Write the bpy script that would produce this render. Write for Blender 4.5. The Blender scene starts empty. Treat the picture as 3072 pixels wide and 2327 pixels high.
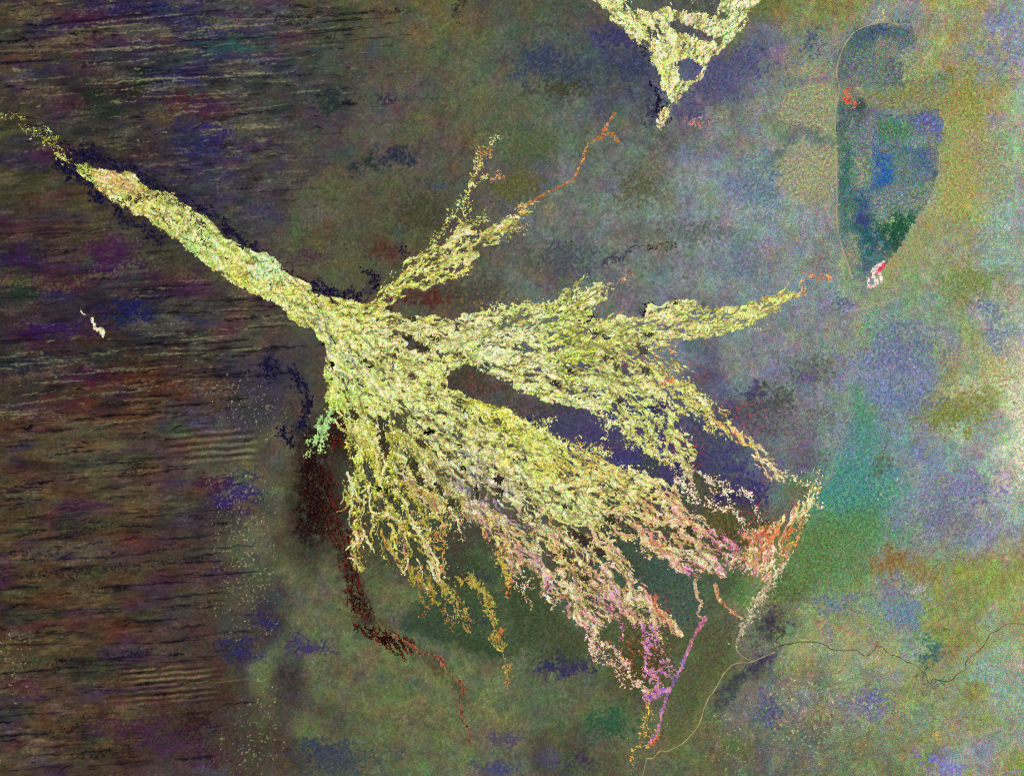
# A great inland river delta seen straight down from orbit.  1 unit = 10 map px of the survey (about 1 km).
import bpy, math
import numpy as np
from mathutils import Vector
rng = np.random.default_rng(11)
sc = bpy.context.scene
W, H = 3072.0, 2327.0
STEP = 2.5
PAD = 50.0
xs = np.arange(-PAD, W + PAD + .1, STEP); ys = np.arange(-PAD, H + PAD + .1, STEP)
NX, NY = len(xs), len(ys)
PX, PY = np.meshgrid(xs, ys)
ILL = np.array([1.032, 1.033, 1.066])

# ------------------------------------------------------------------ field helpers
def smooth(a, b, v):
    t = np.clip((v - a) / (b - a), 0, 1); return t * t * (3 - 2 * t)

_fy = np.fft.fftfreq(NY, STEP)[:, None]; _fx = np.fft.rfftfreq(NX, STEP)[None, :]
def fbm(size, seed, p=1.6, stretch=(1, 1), ang=0., fine=0.):
    """random field whose largest features measure about size px; stretched along ang; unit deviation"""
    r = np.random.default_rng(seed)
    c, s = math.cos(ang), math.sin(ang)
    u = (_fx * c + _fy * s) * stretch[0]; v = (-_fx * s + _fy * c) * stretch[1]
    f = np.sqrt(u * u + v * v)
    amp = 1. / (1. / size ** 2 + f * f) ** (p / 2 + .25)
    amp *= (f > 0) * (1 - np.exp(-(f * size * 1.5) ** 2))
    if fine: amp *= np.exp(-(f * fine) ** 2)
    n = np.fft.irfft2(np.fft.rfft2(r.standard_normal((NY, NX))) * amp, s=(NY, NX))
    return (n / n.std()).astype(np.float32)

def blur(a, sig):
    g = np.exp(-2 * (math.pi * sig) ** 2 * (_fx * _fx + _fy * _fy))
    return np.fft.irfft2(np.fft.rfft2(a) * g, s=(NY, NX)).astype(np.float32)

def sample(f, px, py):
    gx = np.clip((px + PAD) / STEP, 0, NX - 1.001); gy = np.clip((py + PAD) / STEP, 0, NY - 1.001)
    ix = gx.astype(np.int32); iy = gy.astype(np.int32); fx = (gx - ix); fy = (gy - iy)
    if f.ndim == 3: fx = fx[..., None]; fy = fy[..., None]
    return (f[iy, ix] * (1 - fx) + f[iy, ix + 1] * fx) * (1 - fy) + (f[iy + 1, ix] * (1 - fx) + f[iy + 1, ix + 1] * fx) * fy

def inside(poly, px, py):
    p = np.asarray(poly, float); out = np.zeros(px.shape, bool)
    x0, y0 = p[-1]
    for x1, y1 in p:
        if y0 != y1:
            cond = ((y0 > py) != (y1 > py)) & (px < (x1 - x0) * (py - y0) / (y1 - y0) + x0)
            out ^= cond
        x0, y0 = x1, y1
    return out

def poly_mask(poly, sig):
    return blur(inside(poly, PX, PY).astype(np.float32), sig)

def polyline_dist(pts, reach, raw=False):
    QX, QY = (PX + 1.5 * wc, PY + 1.5 * wd) if raw else (WX, WY)
    """distance to a polyline and position along it (0..1) inside reach"""
    d = np.full((NY, NX), 1e4, np.float32); s = np.zeros((NY, NX), np.float32)
    p = np.asarray(pts, float); seg = np.hypot(*(p[1:] - p[:-1]).T); cum = np.concatenate([[0], np.cumsum(seg)]); L = cum[-1]
    for k in range(len(p) - 1):
        a, b = p[k], p[k + 1]
        x0 = np.searchsorted(xs, min(a[0], b[0]) - reach); x1 = np.searchsorted(xs, max(a[0], b[0]) + reach)
        y0 = np.searchsorted(ys, min(a[1], b[1]) - reach); y1 = np.searchsorted(ys, max(a[1], b[1]) + reach)
        if x1 <= x0 or y1 <= y0: continue
        qx = QX[y0:y1, x0:x1] - a[0]; qy = QY[y0:y1, x0:x1] - a[1]; v = b - a
        t = np.clip((qx * v[0] + qy * v[1]) / max(v @ v, 1e-6), 0, 1)
        dd = np.hypot(qx - t * v[0], qy - t * v[1]); cur = d[y0:y1, x0:x1]; m = dd < cur
        cur[m] = dd[m]; s[y0:y1, x0:x1][m] = ((cum[k] + t * seg[k]) / L)[m]
    return d, s

def stroke(pts, w0, w1=None, raw=False):
    w1 = w0 if w1 is None else w1
    d, s = polyline_dist(pts, max(w0, w1) * 3 + 6, raw)
    return np.exp(-(d / (w0 + (w1 - w0) * s)) ** 2 * .69)      # .5 at the edge

def col(t): return np.array(t, np.float32) / 255.

# domain warps (a slow one for outlines, a fine one for threads)
wa, wb = fbm(120, 1, 1.5), fbm(120, 2, 1.5)
wc, wd = fbm(22, 3, 1.3), fbm(22, 4, 1.3)
WX = PX + 6 * wa + 6.5 * wc; WY = PY + 6 * wb + 6.5 * wd

# ------------------------------------------------------------------ ground colours (what covers the ground, place by place)
BASE = [
 [(75,68,45),(63,48,50),(54,45,62),(56,53,70),(69,65,75),(73,73,55),(87,83,55),(89,87,55),(75,75,61),(71,73,65),(83,83,75),(75,75,69),(95,97,55),(111,115,69),(123,125,121),(131,129,85),(125,135,127)],
 [(66,55,49),(63,48,52),(56,51,59),(58,56,64),(61,63,61),(63,67,59),(79,77,65),(81,85,65),(73,82,73),(71,78,79),(67,70,83),(81,80,109),(101,106,111),(115,115,103),(99,115,111),(127,127,95),(131,135,141)],
 [(58,56,43),(54,55,45),(58,51,52),(63,53,55),(67,63,61),(69,65,67),(85,79,75),(81,77,61),(87,88,63),(84,94,83),(88,92,87),(98,100,99),(118,124,115),(129,133,103),(93,111,109),(141,139,81),(137,145,121)],
 [(63,58,42),(66,58,43),(56,51,45),(59,60,59),(65,61,67),(83,81,61),(81,81,61),(75,73,63),(81,82,77),(100,106,101),(106,110,99),(116,126,131),(122,132,137),(123,129,111),(83,107,107),(153,151,91),(123,139,123)],
 [(54,45,43),(59,48,47),(64,50,57),(69,67,54),(79,75,65),(85,83,59),(77,73,55),(79,75,57),(89,88,77),(94,100,95),(100,106,101),(110,118,119),(116,124,127),(107,117,115),(123,131,95),(121,129,103),(125,139,143)],
 [(51,40,42),(49,38,50),(44,43,49),(58,51,52),(73,65,55),(81,77,65),(83,79,59),(75,69,63),(85,86,77),(94,100,97),(98,102,105),(110,118,121),(110,116,121),(111,119,117),(107,129,115),(121,129,99),(137,145,133)],
 [(57,49,41),(61,47,41),(67,46,34),(71,55,44),(61,55,65),(75,69,55),(83,79,59),(67,61,53),(79,74,67),(69,66,87),(71,68,91),(81,82,97),(107,110,115),(109,115,119),(107,119,139),(127,131,95),(171,173,143)],
 [(67,56,42),(80,69,51),(83,72,54),(74,68,60),(89,86,66),(67,60,48),(69,66,48),(77,74,56),(73,70,56),(65,64,92),(61,57,93),(59,59,85),(87,87,99),(95,121,115),(101,119,131),(115,127,127),(153,161,141)],
 [(73,59,41),(73,60,42),(74,60,44),(64,53,48),(91,90,70),(63,58,46),(65,68,50),(65,76,60),(79,76,58),(73,70,56),(59,65,53),(69,69,47),(83,89,69),(77,127,99),(101,119,115),(121,125,135),(129,143,141)],
 [(70,52,38),(73,56,41),(71,56,41),(70,58,51),(77,76,60),(95,100,72),(91,96,66),(59,70,50),(63,74,48),(71,74,54),(65,77,63),(67,81,57),(91,109,61),(107,127,77),(107,117,107),(115,123,73),(121,123,65)],
 [(70,58,41),(73,59,40),(73,60,42),(67,53,50),(55,48,56),(97,102,72),(97,102,70),(95,106,72),(81,90,64),(81,86,60),(67,73,49),(77,81,57),(99,103,83),(123,127,89),(115,131,119),(115,121,69),(131,143,115)],
 [(77,65,47),(74,59,44),(68,52,42),(63,46,40),(67,62,52),(91,94,66),(93,98,64),(97,100,66),(89,94,66),(79,90,64),(87,93,63),(91,97,61),(99,99,93),(111,113,95),(111,119,91),(115,121,83),(121,135,115)],
 [(68,62,48),(68,55,40),(64,49,41),(68,56,57),(69,62,50),(75,78,64),(87,92,70),(91,96,68),(85,84,70),(65,64,52),(87,89,65),(85,85,61),(83,89,75),(93,99,75),(103,109,75),(123,123,133),(121,123,63)]]
BASE = np.array(BASE, np.float32) / 255.
def grid_colour(px, py):
    gx = np.clip(px / 192., 0, 15.999); gy = np.clip(py / (H / 12), 0, 11.999)
    ix = gx.astype(int); iy = gy.astype(int)
    fx = (gx - ix)[..., None]; fy = (gy - iy)[..., None]; fx = fx * fx * (3 - 2 * fx); fy = fy * fy * (3 - 2 * fy)
    return (BASE[iy, ix] * (1 - fx) + BASE[iy, ix + 1] * fx) * (1 - fy) + (BASE[iy + 1, ix] * (1 - fx) + BASE[iy + 1, ix + 1] * fx) * fy
s1, s2 = fbm(220, 5, 3.2), fbm(220, 6, 3.2)
G = grid_colour(PX + 50 * s1 + 5 * wa, PY + 40 * s2 + 5 * wb).astype(np.float32)

west = smooth(1050, 650, PX + .25 * PY - 150) * 1.0                # the dune country on the left
west = np.maximum(west, smooth(1350, 700, PX + .35 * PY))
east = smooth(1900, 2500, PX)
TILT = -.075
mott = fbm(16, 51, 1.1); mott2 = fbm(30, 52, 1.2, (4, 1), TILT)
bn = .7 * fbm(60, 54, 1.3) + .5 * fbm(24, 55, 1.1); bnw = .8 * fbm(36, 56, 1.2, (3.5, 1), TILT) + .4 * mott
# soil and scrub tints in broken patches, drawn out along the dunes in the west
def tint(seed, colour, lo, hi, region, size, st=(1, 1), a=.8):
    size = size * 1.
    global G
    an_ = TILT if st != (1, 1) else -.6; n = fbm(size * (1.5 if st[0] > 2 else 1.3), seed, 3., st, an_) + (.18 if st[0] > 2 else .10) * fbm(size * .4, seed + 500, 1.8, (st[0] * 1.3, 1), an_)
    w = smooth(lo, hi, n + .16 * mott) * region * a
    G = G * (1 - w[..., None]) + col(colour) * w[..., None]
st = (3.2, 1)
tint(21, (32, 20, 96), .4, 1.6, west, 80, st, 0.28)
tint(22, (78, 18, 52), .4, 1.7, west, 80, st, 0.28)
tint(23, (22, 56, 44), .6, 1.8, west, 80, st, 0.28)
tint(24, (112, 106, 74), .2, 1.8, west, 60, st, 0.33)
tint(25, (14, 12, 20), .7, 2.1, west, 50, st, 0.33)
tint(26, (88, 48, 24), .8, 2.0, west * smooth(900, 1300, PY), 70, st, 0.33)
mid = np.clip(1 - west - east, 0, 1)
tint(31, (46, 50, 92), .7, 2.1, mid, 90, (1, 1), 0.15)
tint(32, (92, 92, 54), .6, 2.0, mid, 80, (1, 1), 0.15)
tint(33, (36, 66, 50), .7, 2.1, mid, 80, (1, 1), 0.15)
tint(34, (90, 58, 48), .9, 2.2, mid, 60, (1, 1), 0.13)
tint(35, (30, 30, 30), 1., 2.3, mid, 30, (1, 1), 0.15)
tint(41, (112, 112, 166), .6, 2.1, east, 110, (.6, 1), 0.18)
tint(42, (134, 132, 62), .5, 1.9, east, 100, (.6, 1), 0.20)
tint(43, (72, 132, 104), .7, 2.1, east, 90, (.6, 1), 0.18)
tint(44, (164, 160, 128), .8, 2.2, east, 90, (.6, 1), 0.17)
tint(45, (124, 92, 74), .9, 2.2, east, 70, (.6, 1), 0.13)
# fine mottling of bush and bare soil
G *= np.exp(.065 * mott * (1 - .3 * east) + .08 * mott2 * west + .04 * fbm(40, 53, 1.6))[..., None]
for k in range(3):
    G[..., k] *= np.exp(.035 * fbm(120, 60 + k, 2.6) + .03 * fbm(6, 63 + k, .6))

G *= (1 + .10 * smooth(900, 1500, PX) + .05 * smooth(2200, 2700, PX))[..., None]
def blob(x, y, rx, ry, c, a=.85, ang=0., soft=.5):
    """a patch of ground cover with a broken outline"""
    global G
    R = max(rx, ry) * 3.2 + 20
    x0, x1 = np.searchsorted(xs, [x - R, x + R]); y0, y1 = np.searchsorted(ys, [y - R, y + R])
    qx = (PX + 10 * wa + 9 * wc)[y0:y1, x0:x1] - x; qy = (PY + 8 * wb + 7 * wd)[y0:y1, x0:x1] - y
    ca, sa = math.cos(ang), math.sin(ang)
    r = np.hypot((qx * ca + qy * sa) / rx, (-qx * sa + qy * ca) / ry)
    nz_ = bnw if x < 900 else bn
    r = r + .42 * nz_[y0:y1, x0:x1] + .10 * mott[y0:y1, x0:x1]
    w = (smooth(1.75, .25, r) * a * .92)[..., None]
    g = G[y0:y1, x0:x1]; lum = np.exp(.10 * mott[y0:y1, x0:x1])[..., None]
    g[:] = g * (1 - w) + col(c) * lum * w
BLOBS = [
 # upper left dunes
 (430,22,130,10,(30,26,88)),(690,130,90,22,(36,62,60)),(560,232,70,16,(36,32,94)),(240,60,120,12,(70,24,52)),(270,118,110,8,(66,20,66)),(150,82,70,9,(44,26,86)),
 (560,300,60,13,(78,26,36)),(620,440,80,32,(38,32,98)),(300,300,70,38,(28,50,32)),(370,268,55,18,(26,34,14)),(272,462,40,16,(18,14,72)),(610,385,60,18,(36,30,100)),
 (640,90,90,10,(36,34,88)),(700,42,50,10,(70,30,80)),(520,55,90,8,(26,26,74)),(90,45,70,14,(104,96,62)),(230,108,90,14,(108,104,66)),(120,155,70,10,(100,94,58)),
 (60,185,60,16,(84,72,40)),(590,330,80,10,(86,30,40)),(470,345,70,18,(84,70,44)),(690,118,60,8,(36,84,70)),(700,145,60,10,(40,92,80)),
 (60,770,60,26,(54,24,80)),(330,760,70,36,(72,20,74)),(400,800,50,16,(40,16,74)),(390,930,60,26,(18,20,88)),(150,990,90,20,(52,20,84)),(310,1070,70,30,(34,44,40)),
 (60,870,60,34,(24,52,36)),(100,1090,70,16,(24,32,56)),(300,1130,70,12,(82,20,60)),(480,1150,130,18,(88,46,22)),(120,1235,60,26,(70,26,54)),(240,1250,80,34,(92,42,26)),
 (560,1245,60,20,(66,62,100)),(700,1470,50,36,(34,26,104)),(690,1512,40,12,(58,26,106)),(640,1450,40,26,(68,16,40)),(200,1600,50,12,(22,20,46)),(660,1720,60,12,(46,26,80)),
 (300,2010,80,26,(36,52,44)),(100,2070,30,16,(88,46,70)),(720,1950,40,26,(40,36,96)),(590,2170,40,36,(18,10,14)),(420,2190,140,24,(58,22,66)),(500,2235,60,16,(66,26,80)),
 (640,2312,40,16,(82,78,116)),(620,2270,50,22,(58,20,50)),(920,1940,50,22,(56,46,96)),(800,1870,25,18,(34,30,104)),(970,2260,60,34,(46,48,80)),(1050,2275,80,34,(62,72,78)),
 (540,760,120,50,(62,60,40)),(600,1250,40,20,(96,88,110)),(60,1905,40,8,(96,110,110)),(360,1330,120,20,(98,88,58)),(250,1290,60,30,(88,98,66)),(540,2030,90,30,(104,92,56)),
 (300,1660,110,30,(70,70,78)),(330,600,110,40,(84,76,44)),
 # top centre
 (1500,2305,40,26,(62,62,116)),(1520,2210,30,20,(72,66,96)),(1645,2270,25,26,(76,72,106)),(1750,2285,50,14,(60,44,72)),(1690,1985,70,22,(44,44,78)),(1830,2170,60,36,(38,82,56)),
 (1990,1725,70,34,(44,86,88)),(1320,1565,60,36,(44,76,62)),(1000,300,60,22,(30,46,46)),(1160,298,30,12,(40,34,62)),(1190,470,50,16,(30,40,62)),(1110,492,50,12,(26,46,40)),
 (1320,560,22,13,(54,72,100)),(1850,112,60,34,(56,50,100)),(1620,190,60,44,(50,60,88)),(1720,220,70,50,(54,66,82)),(1900,205,50,50,(54,60,84)),(1960,330,25,40,(48,48,84)),
 (2130,235,46,70,(82,82,108)),(2060,320,34,40,(76,72,110)),(2225,190,66,46,(78,78,116)),(1580,430,80,44,(74,92,62)),(1545,560,60,36,(92,90,46)),(1690,262,60,18,(64,66,38)),
 (1920,560,60,40,(84,88,62)),(2280,560,50,80,(98,120,136)),(2240,800,60,40,(100,116,128)),(1700,780,90,40,(72,76,84)),(2080,700,80,30,(92,100,92)),(1260,640,60,50,(62,62,44)),
 (1150,760,40,24,(72,40,36)),(1280,893,80,14,(78,34,30)),(1330,890,60,5,(96,30,26)),(1380,875,50,24,(70,66,50)),(1450,860,60,40,(72,72,64)),(950,640,60,30,(92,92,76)),
 (1060,780,60,40,(88,86,58)),(920,770,50,16,(72,48,60)),(780,640,60,26,(60,54,84)),
 # between the arms
 (1650,1265,60,30,(62,58,84)),(1760,1300,110,40,(68,64,92),.85,.5),(1870,1370,80,24,(60,54,106),.7,.5),(1950,1395,40,14,(60,70,58)),(1640,1228,90,10,(66,60,62)),(1440,1145,90,22,(64,58,46),.85,.35),
 (2090,1290,60,40,(62,64,92)),(2140,1330,50,40,(72,78,92)),(2180,1400,70,36,(60,58,104)),(2220,1480,60,50,(60,56,100),.9,.7),(2270,1500,30,40,(52,48,100)),(2040,1420,24,34,(52,44,80)),
 (2180,1560,70,30,(76,78,46)),(2140,1570,40,40,(84,84,48)),(2250,1230,40,40,(80,84,92)),(2270,1170,30,20,(58,56,92)),(2290,1250,30,50,(66,70,72)),(2360,1270,60,36,(84,76,104)),
 (2420,1250,90,40,(112,110,112)),(2440,1380,50,30,(98,92,100)),(2360,1400,40,16,(88,76,120)),(2330,1200,30,50,(72,76,70)),(2200,1640,50,30,(76,66,40)),(1350,1620,90,50,(66,58,48)),
 (1370,1720,60,40,(58,62,44)),(1900,1690,90,26,(56,68,50),.85,.6),(2050,1820,60,50,(72,90,88)),(1150,1620,60,60,(62,66,48)),(1240,1660,50,60,(66,66,50)),(1090,1440,22,60,(70,68,54)),
 (1440,1860,24,14,(52,46,72)),(1300,1880,70,26,(48,66,66),.85,.4),(1420,1920,90,24,(50,66,42),.85,.3),(1690,2010,50,20,(52,46,86)),(1920,1990,50,60,(74,66,34)),(1890,1900,40,20,(78,78,48)),
 # lake side and the eastern plain
 (2440,120,14,40,(78,88,112),.8,.3),(2430,150,12,20,(70,72,110)),(2640,88,60,20,(68,84,112)),(2585,130,34,34,(72,106,96)),(2550,200,30,40,(96,108,112)),(2600,210,60,30,(110,124,112)),
 (2640,150,30,22,(140,140,110)),(2740,206,66,30,(154,158,96)),(2700,182,30,18,(150,152,140)),(2670,210,12,40,(80,92,92)),(2690,240,24,40,(88,100,92),.8,-.4),(2830,222,30,13,(98,108,62)),
 (3000,60,60,30,(122,126,168)),(2990,172,80,36,(122,132,152)),(2985,365,30,22,(130,118,172)),(2890,300,70,80,(140,134,68)),(2700,290,90,14,(126,122,66)),(2720,265,60,16,(136,132,84)),
 (3062,1200,40,130,(198,198,164)),(3066,1370,30,90,(212,210,178)),(2990,1100,60,60,(168,166,108)),(2930,1225,50,40,(142,140,84)),(2830,1230,90,54,(120,126,58)),(2990,1010,30,30,(112,120,160)),
 (2920,850,70,54,(120,132,68)),(2950,930,40,16,(108,116,146)),(2700,1050,100,60,(104,110,144)),(2700,1190,100,44,(108,120,154)),(2610,1430,90,40,(70,128,140)),(2520,1490,60,24,(60,138,132)),
 (2660,1475,34,34,(104,160,118)),(2560,1560,80,50,(74,138,96)),(2610,1620,60,30,(90,150,108)),(2450,1640,70,60,(90,112,52)),(2700,1700,100,34,(138,116,66)),(2690,1670,30,20,(132,92,54)),
 (2900,1460,90,36,(120,116,156)),(2850,1560,100,50,(114,114,138)),(2750,1775,24,22,(168,168,158)),(2700,1835,60,34,(104,132,156)),(2500,1810,60,30,(104,116,136)),(2680,1760,40,24,(116,116,140)),
 (2790,1950,26,36,(58,96,98)),(2775,1985,14,30,(70,100,92)),(2610,2110,60,30,(104,104,146)),(2306,2115,22,50,(84,86,118)),(2316,2165,20,26,(76,78,118)),(2300,1880,30,50,(66,64,70)),
 (2808,2290,20,16,(110,104,210)),(2862,2308,36,20,(126,120,214)),(2755,2253,9,10,(118,100,190)),(3060,2318,26,10,(120,118,200)),(2940,1995,46,34,(132,168,168)),(2820,2215,40,24,(158,156,92)),
 (2640,1395,16,40,(110,82,52)),(2595,1290,12,70,(76,140,104)),(2570,1210,10,50,(84,140,100)),(2610,940,30,12,(60,150,120),.8,-.8),(2590,970,14,22,(62,150,132)),(2580,1000,20,30,(150,156,104)),
 (2620,910,46,14,(160,164,120),.8,-.5),(2540,930,18,24,(136,136,168)),(2520,910,12,14,(70,84,110)),(2530,1080,14,60,(112,118,150)),(2545,1040,18,30,(140,148,112)),(2550,1150,20,60,(130,132,140)),
 (2430,1120,50,34,(86,88,84)),(2415,1125,24,14,(100,90,130)),(2580,1480,20,10,(50,120,130)),(2350,1760,40,40,(72,84,50)),(2330,1870,30,24,(60,54,66)),(2870,590,40,90,(160,154,82)),
 (2980,560,40,160,(138,156,128)),(2950,470,50,80,(150,142,104)),(2800,2060,40,14,(94,112,104)),(2620,1975,24,12,(176,180,130)),(2800,608,24,30,(152,158,150)),(2650,1900,60,16,(130,140,116)),
]
for b in BLOBS:
    b = list(b) + [.85] * (6 - len(b)) if len(b) < 6 else list(b)
    if b[0] < 680 and b[1] > 1220: b[5] *= .6
    elif b[0] < 900: b[5] *= .85
    blob(*b)

def gpoly(poly, c, a=.85, sig=4):
    global G
    m = blur(inside(poly, PX + 5 * wa + 5 * wc, PY + 5 * wb + 5 * wd).astype(np.float32), sig) * a * smooth(-2.6, -.2, bn + .3 * mott)
    G = G * (1 - m[..., None]) + col(c) * np.exp(.10 * mott)[..., None] * m[..., None]
gpoly([(2325,440),(2400,425),(2470,440),(2512,430),(2512,585),(2470,600),(2400,590),(2340,560),(2325,500)], (152,152,114), .8, 7)
gpoly([(2330,300),(2370,262),(2430,255),(2508,262),(2506,400),(2450,410),(2400,395),(2330,370)], (148,150,112), .8, 7)
gpoly([(2401,236),(2420,180),(2460,174),(2470,210),(2440,240)], (148,148,118), .7, 6)
gpoly([(2760,340),(2850,300),(2900,330),(2900,480),(2900,590),(2860,650),(2790,720),(2740,790),(2680,850),(2640,880),(2650,830),(2680,790),(2740,690),(2800,590),(2818,500),(2832,400),(2820,340)], (150,150,98), .55, 14)
gpoly([(2530,270),(2600,270),(2760,260),(2860,290),(2840,340),(2740,335),(2640,335),(2590,310)], (132,132,88), .55, 12)
gpoly([(2482,1452),(2520,1330),(2560,1164),(2600,1200),(2640,1330),(2690,1440),(2680,1520),(2600,1560),(2520,1560),(2430,1560),(2440,1520)], (76,134,122), .7, 24)
gpoly([(2440,1530),(2520,1540),(2640,1520),(2650,1600),(2600,1700),(2480,1760),(2380,1790),(2300,1810),(2340,1740),(2395,1620)], (92,122,72), .7, 18)
gpoly([(1240,1800),(1262,1885),(1340,1922),(1400,1945),(1490,1962),(1560,1965),(1640,1820),(1560,1720),(1500,1780),(1380,1740)], (58,74,50), .75, 2.5)
gpoly([(1530,1700),(1640,1790),(1690,1850),(1760,1920),(1740,1990),(1620,1960),(1540,1900),(1520,1800)], (58,70,44), .7, 8)
gpoly([(2120,1860),(2210,1880),(2190,1990),(2100,2120),(2040,2230),(1990,2220),(2010,2120),(2060,1990)], (80,84,56), .7, 8)
gpoly([(2000,1250+370),(2100,1760),(2085,1860),(2030,1880),(1980,1790),(1920,1710),(1850,1610)], (68,84,70), .7, 10)
# dark and bright scrub lines along the linear dunes
dz = west * np.clip(smooth(560, 430, PY) + smooth(900, 1000, PY), 0, 1)
dz = np.maximum(dz, .9 * smooth(1450, 950, PX) * smooth(480, 330, PY))
dz = np.maximum(dz, .35 * west)
dn = fbm(12, 71, 1.5, (14, 1), TILT, 2.); dn2 = fbm(12, 72, 1.5, (12, 1), TILT, 2.)
dn = sample(dn, PX + 6 * wa, PY + 3 * wb); dn2 = sample(dn2, PX + 6 * wb, PY + 3 * wa)
wd_ = (smooth(1.0, 2.0, dn) * dz * smooth(-1., .8, bnw) * .9)[..., None]
G = G * (1 - wd_) + col((12, 8, 20)) * wd_
wl_ = (smooth(1.1, 2.2, dn2) * dz * .75 * smooth(-1., .8, bn) * smooth(1500, 1100, PY))[..., None]
G = G * (1 - wl_) + col((142, 138, 100)) * wl_
# the evenly spaced bars near the lower left
bar = np.sin((PY + .085 * PX + 1. * wa) * 2 * math.pi / 17.) * smooth(330, 430, PX) * smooth(690, 600, PX) * smooth(1985, 2010, PY) * smooth(2120, 2090, PY)
G *= np.exp(.38 * bar)[..., None]
bar = np.sin((PY + .085 * PX + 1.2 * wa) * 2 * math.pi / 21.) * smooth(480, 560, PX) * smooth(790, 740, PX) * smooth(1270, 1300, PY) * smooth(1400, 1370, PY)
G *= np.exp(.30 * bar)[..., None]

fl_ = smooth(1.0, 1.9, fbm(16, 151, 1.2, (2, 1), .75) + .3 * mott)
for p_, c_f in (([(1990,1270),(2100,1290),(2120,1400),(2040,1420),(1980,1340)], (190,50,60)), ([(2120,1180),(2300,1210),(2310,1330),(2200,1300)], (196,60,60)), ([(2090,1540),(2230,1590),(2240,1640),(2150,1610)], (206,84,50)), ([(1930,1540),(2020,1580),(2010,1620),(1920,1590)], (170,40,40)),
                ([(2060,1080),(2130,1090),(2120,1150),(2020,1140)], (200,80,56)), ([(1850,1000),(1990,1060),(2010,1120),(1880,1130)], (180,60,44)), ([(1700,900),(1850,870),(1900,950),(1760,970)], (190,80,50)), ([(2230,1560),(2420,1500),(2400,1640),(2230,1720)], (206,90,56)), ([(1940,1780),(2010,1780),(2030,1880),(1960,1840)], (190,64,66)),
                ([(1400,1110),(1500,1120),(1500,1180),(1400,1170)], (170,60,30)), ([(1320,1530),(1440,1540),(1440,1600),(1320,1590)], (214,90,60)), ([(1030,1500),(1090,1500),(1100,1780),(1040,1760)], (150,40,30)), ([(1780,1920),(2000,1900),(2010,2040),(1850,2040)], (206,96,50)), ([(1400,880),(1600,880),(1600,940),(1300,940)], (150,110,40)), ([(2200,1490),(2300,1500),(2310,1580),(2220,1560)], (170,50,70))):
    k_ = (poly_mask(np.array(p_), 12) * fl_ * .85)[..., None]; G = G * (1 - k_) + col(c_f) * k_
def line(pts, w, c, a=.8):
    global G
    k = stroke(pts, w) * a * smooth(-1.9, .3, bn + .5 * mott + (1.2 if w < 5 else 0)); k = k[..., None]; G = G * (1 - k) + col(c) * k
def lines(n, x0, x1, y0, y1, c, a, seed, l0=60, l1=320, w0=1.5, w1=3.0):
    """many thin scrub lines following the dune crests"""
    r = np.random.default_rng(seed)
    for _ in range(n):
        L = l0 + (l1 - l0) * r.random() ** 2; xa = x0 + (x1 - x0) * r.random() - L / 2; ya = y0 + (y1 - y0) * r.random(); w = 1.2 * (w0 + (w1 - w0) * r.random() ** 1.5)
        i0, i1 = np.searchsorted(xs, [xa, xa + L]); 
        if i1 - i0 < 6: continue
        X = xs[i0:i1]; t = (X - xa) / L
        yc = ya - (.075 + .03 * r.standard_normal()) * (X - xa) + np.interp(t, np.linspace(0, 1, 9), 1.6 * r.standard_normal(9)) + np.interp(t, np.linspace(0, 1, 30), 1.0 * r.standard_normal(30))
        j0, j1 = np.searchsorted(ys, [yc.min() - 12, yc.max() + 12])
        if j1 <= j0: continue
        ww = w * (.35 + .65 * np.sin(math.pi * t)) * np.interp(t, np.linspace(0, 1, 14), np.clip(.8 + .5 * r.standard_normal(14), .15, 1.6))
        k = np.exp(-((ys[j0:j1, None] - yc[None]) / np.maximum(ww, .4)[None]) ** 2) * min(1.15 * a, 1.) * (.6 + .4 * r.random()) * np.clip(.8 + .25 * mott[j0:j1, i0:i1], 0, 1)
        G[j0:j1, i0:i1] = G[j0:j1, i0:i1] * (1 - k[..., None]) + col(c) * k[..., None]
DKL, LTL = (10, 7, 16), (146, 142, 104)
lines(46, 0, 1100, 20, 240, DKL, .85, 1, 80, 420); lines(40, 300, 1000, 60, 420, LTL, .75, 2, 60, 340); lines(26, 0, 700, 0, 330, LTL, .55, 3, 60, 300); lines(50, 200, 900, 180, 640, DKL, .7, 4, 40, 160)
lines(46, 350, 900, 380, 560, LTL, .5, 5, 30, 120); lines(40, 0, 700, 600, 900, (96, 84, 60), .5, 6, 60, 300); lines(30, 0, 500, 640, 900, DKL, .7, 7, 60, 240)
lines(46, 380, 820, 840, 1240, LTL, .65, 8, 40, 220); lines(60, 300, 840, 850, 1260, DKL, .8, 9, 60, 260, 1.5, 4.5); lines(30, 0, 420, 1060, 1300, LTL, .6, 10, 80, 300); lines(40, 0, 420, 1000, 1300, DKL, .6, 11, 80, 300)
lines(120, 0, 740, 1260, 2300, DKL, .85, 12, 50, 300, 1.5, 4.0); lines(50, 0, 700, 1300, 2250, (112, 98, 60), .5, 13, 80, 380); lines(60, 600, 1000, 400, 900, (30, 28, 50), .5, 14, 20, 90, 2, 5)
lines(60, 560, 1000, 420, 760, (110, 108, 88), .4, 15, 20, 80, 1.5, 4)
line([(0,840),(60,838),(110,850),(170,860),(220,858),(260,838),(300,825),(345,815),(400,790),(430,765)], 4, (110,104,60), .7)
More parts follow.
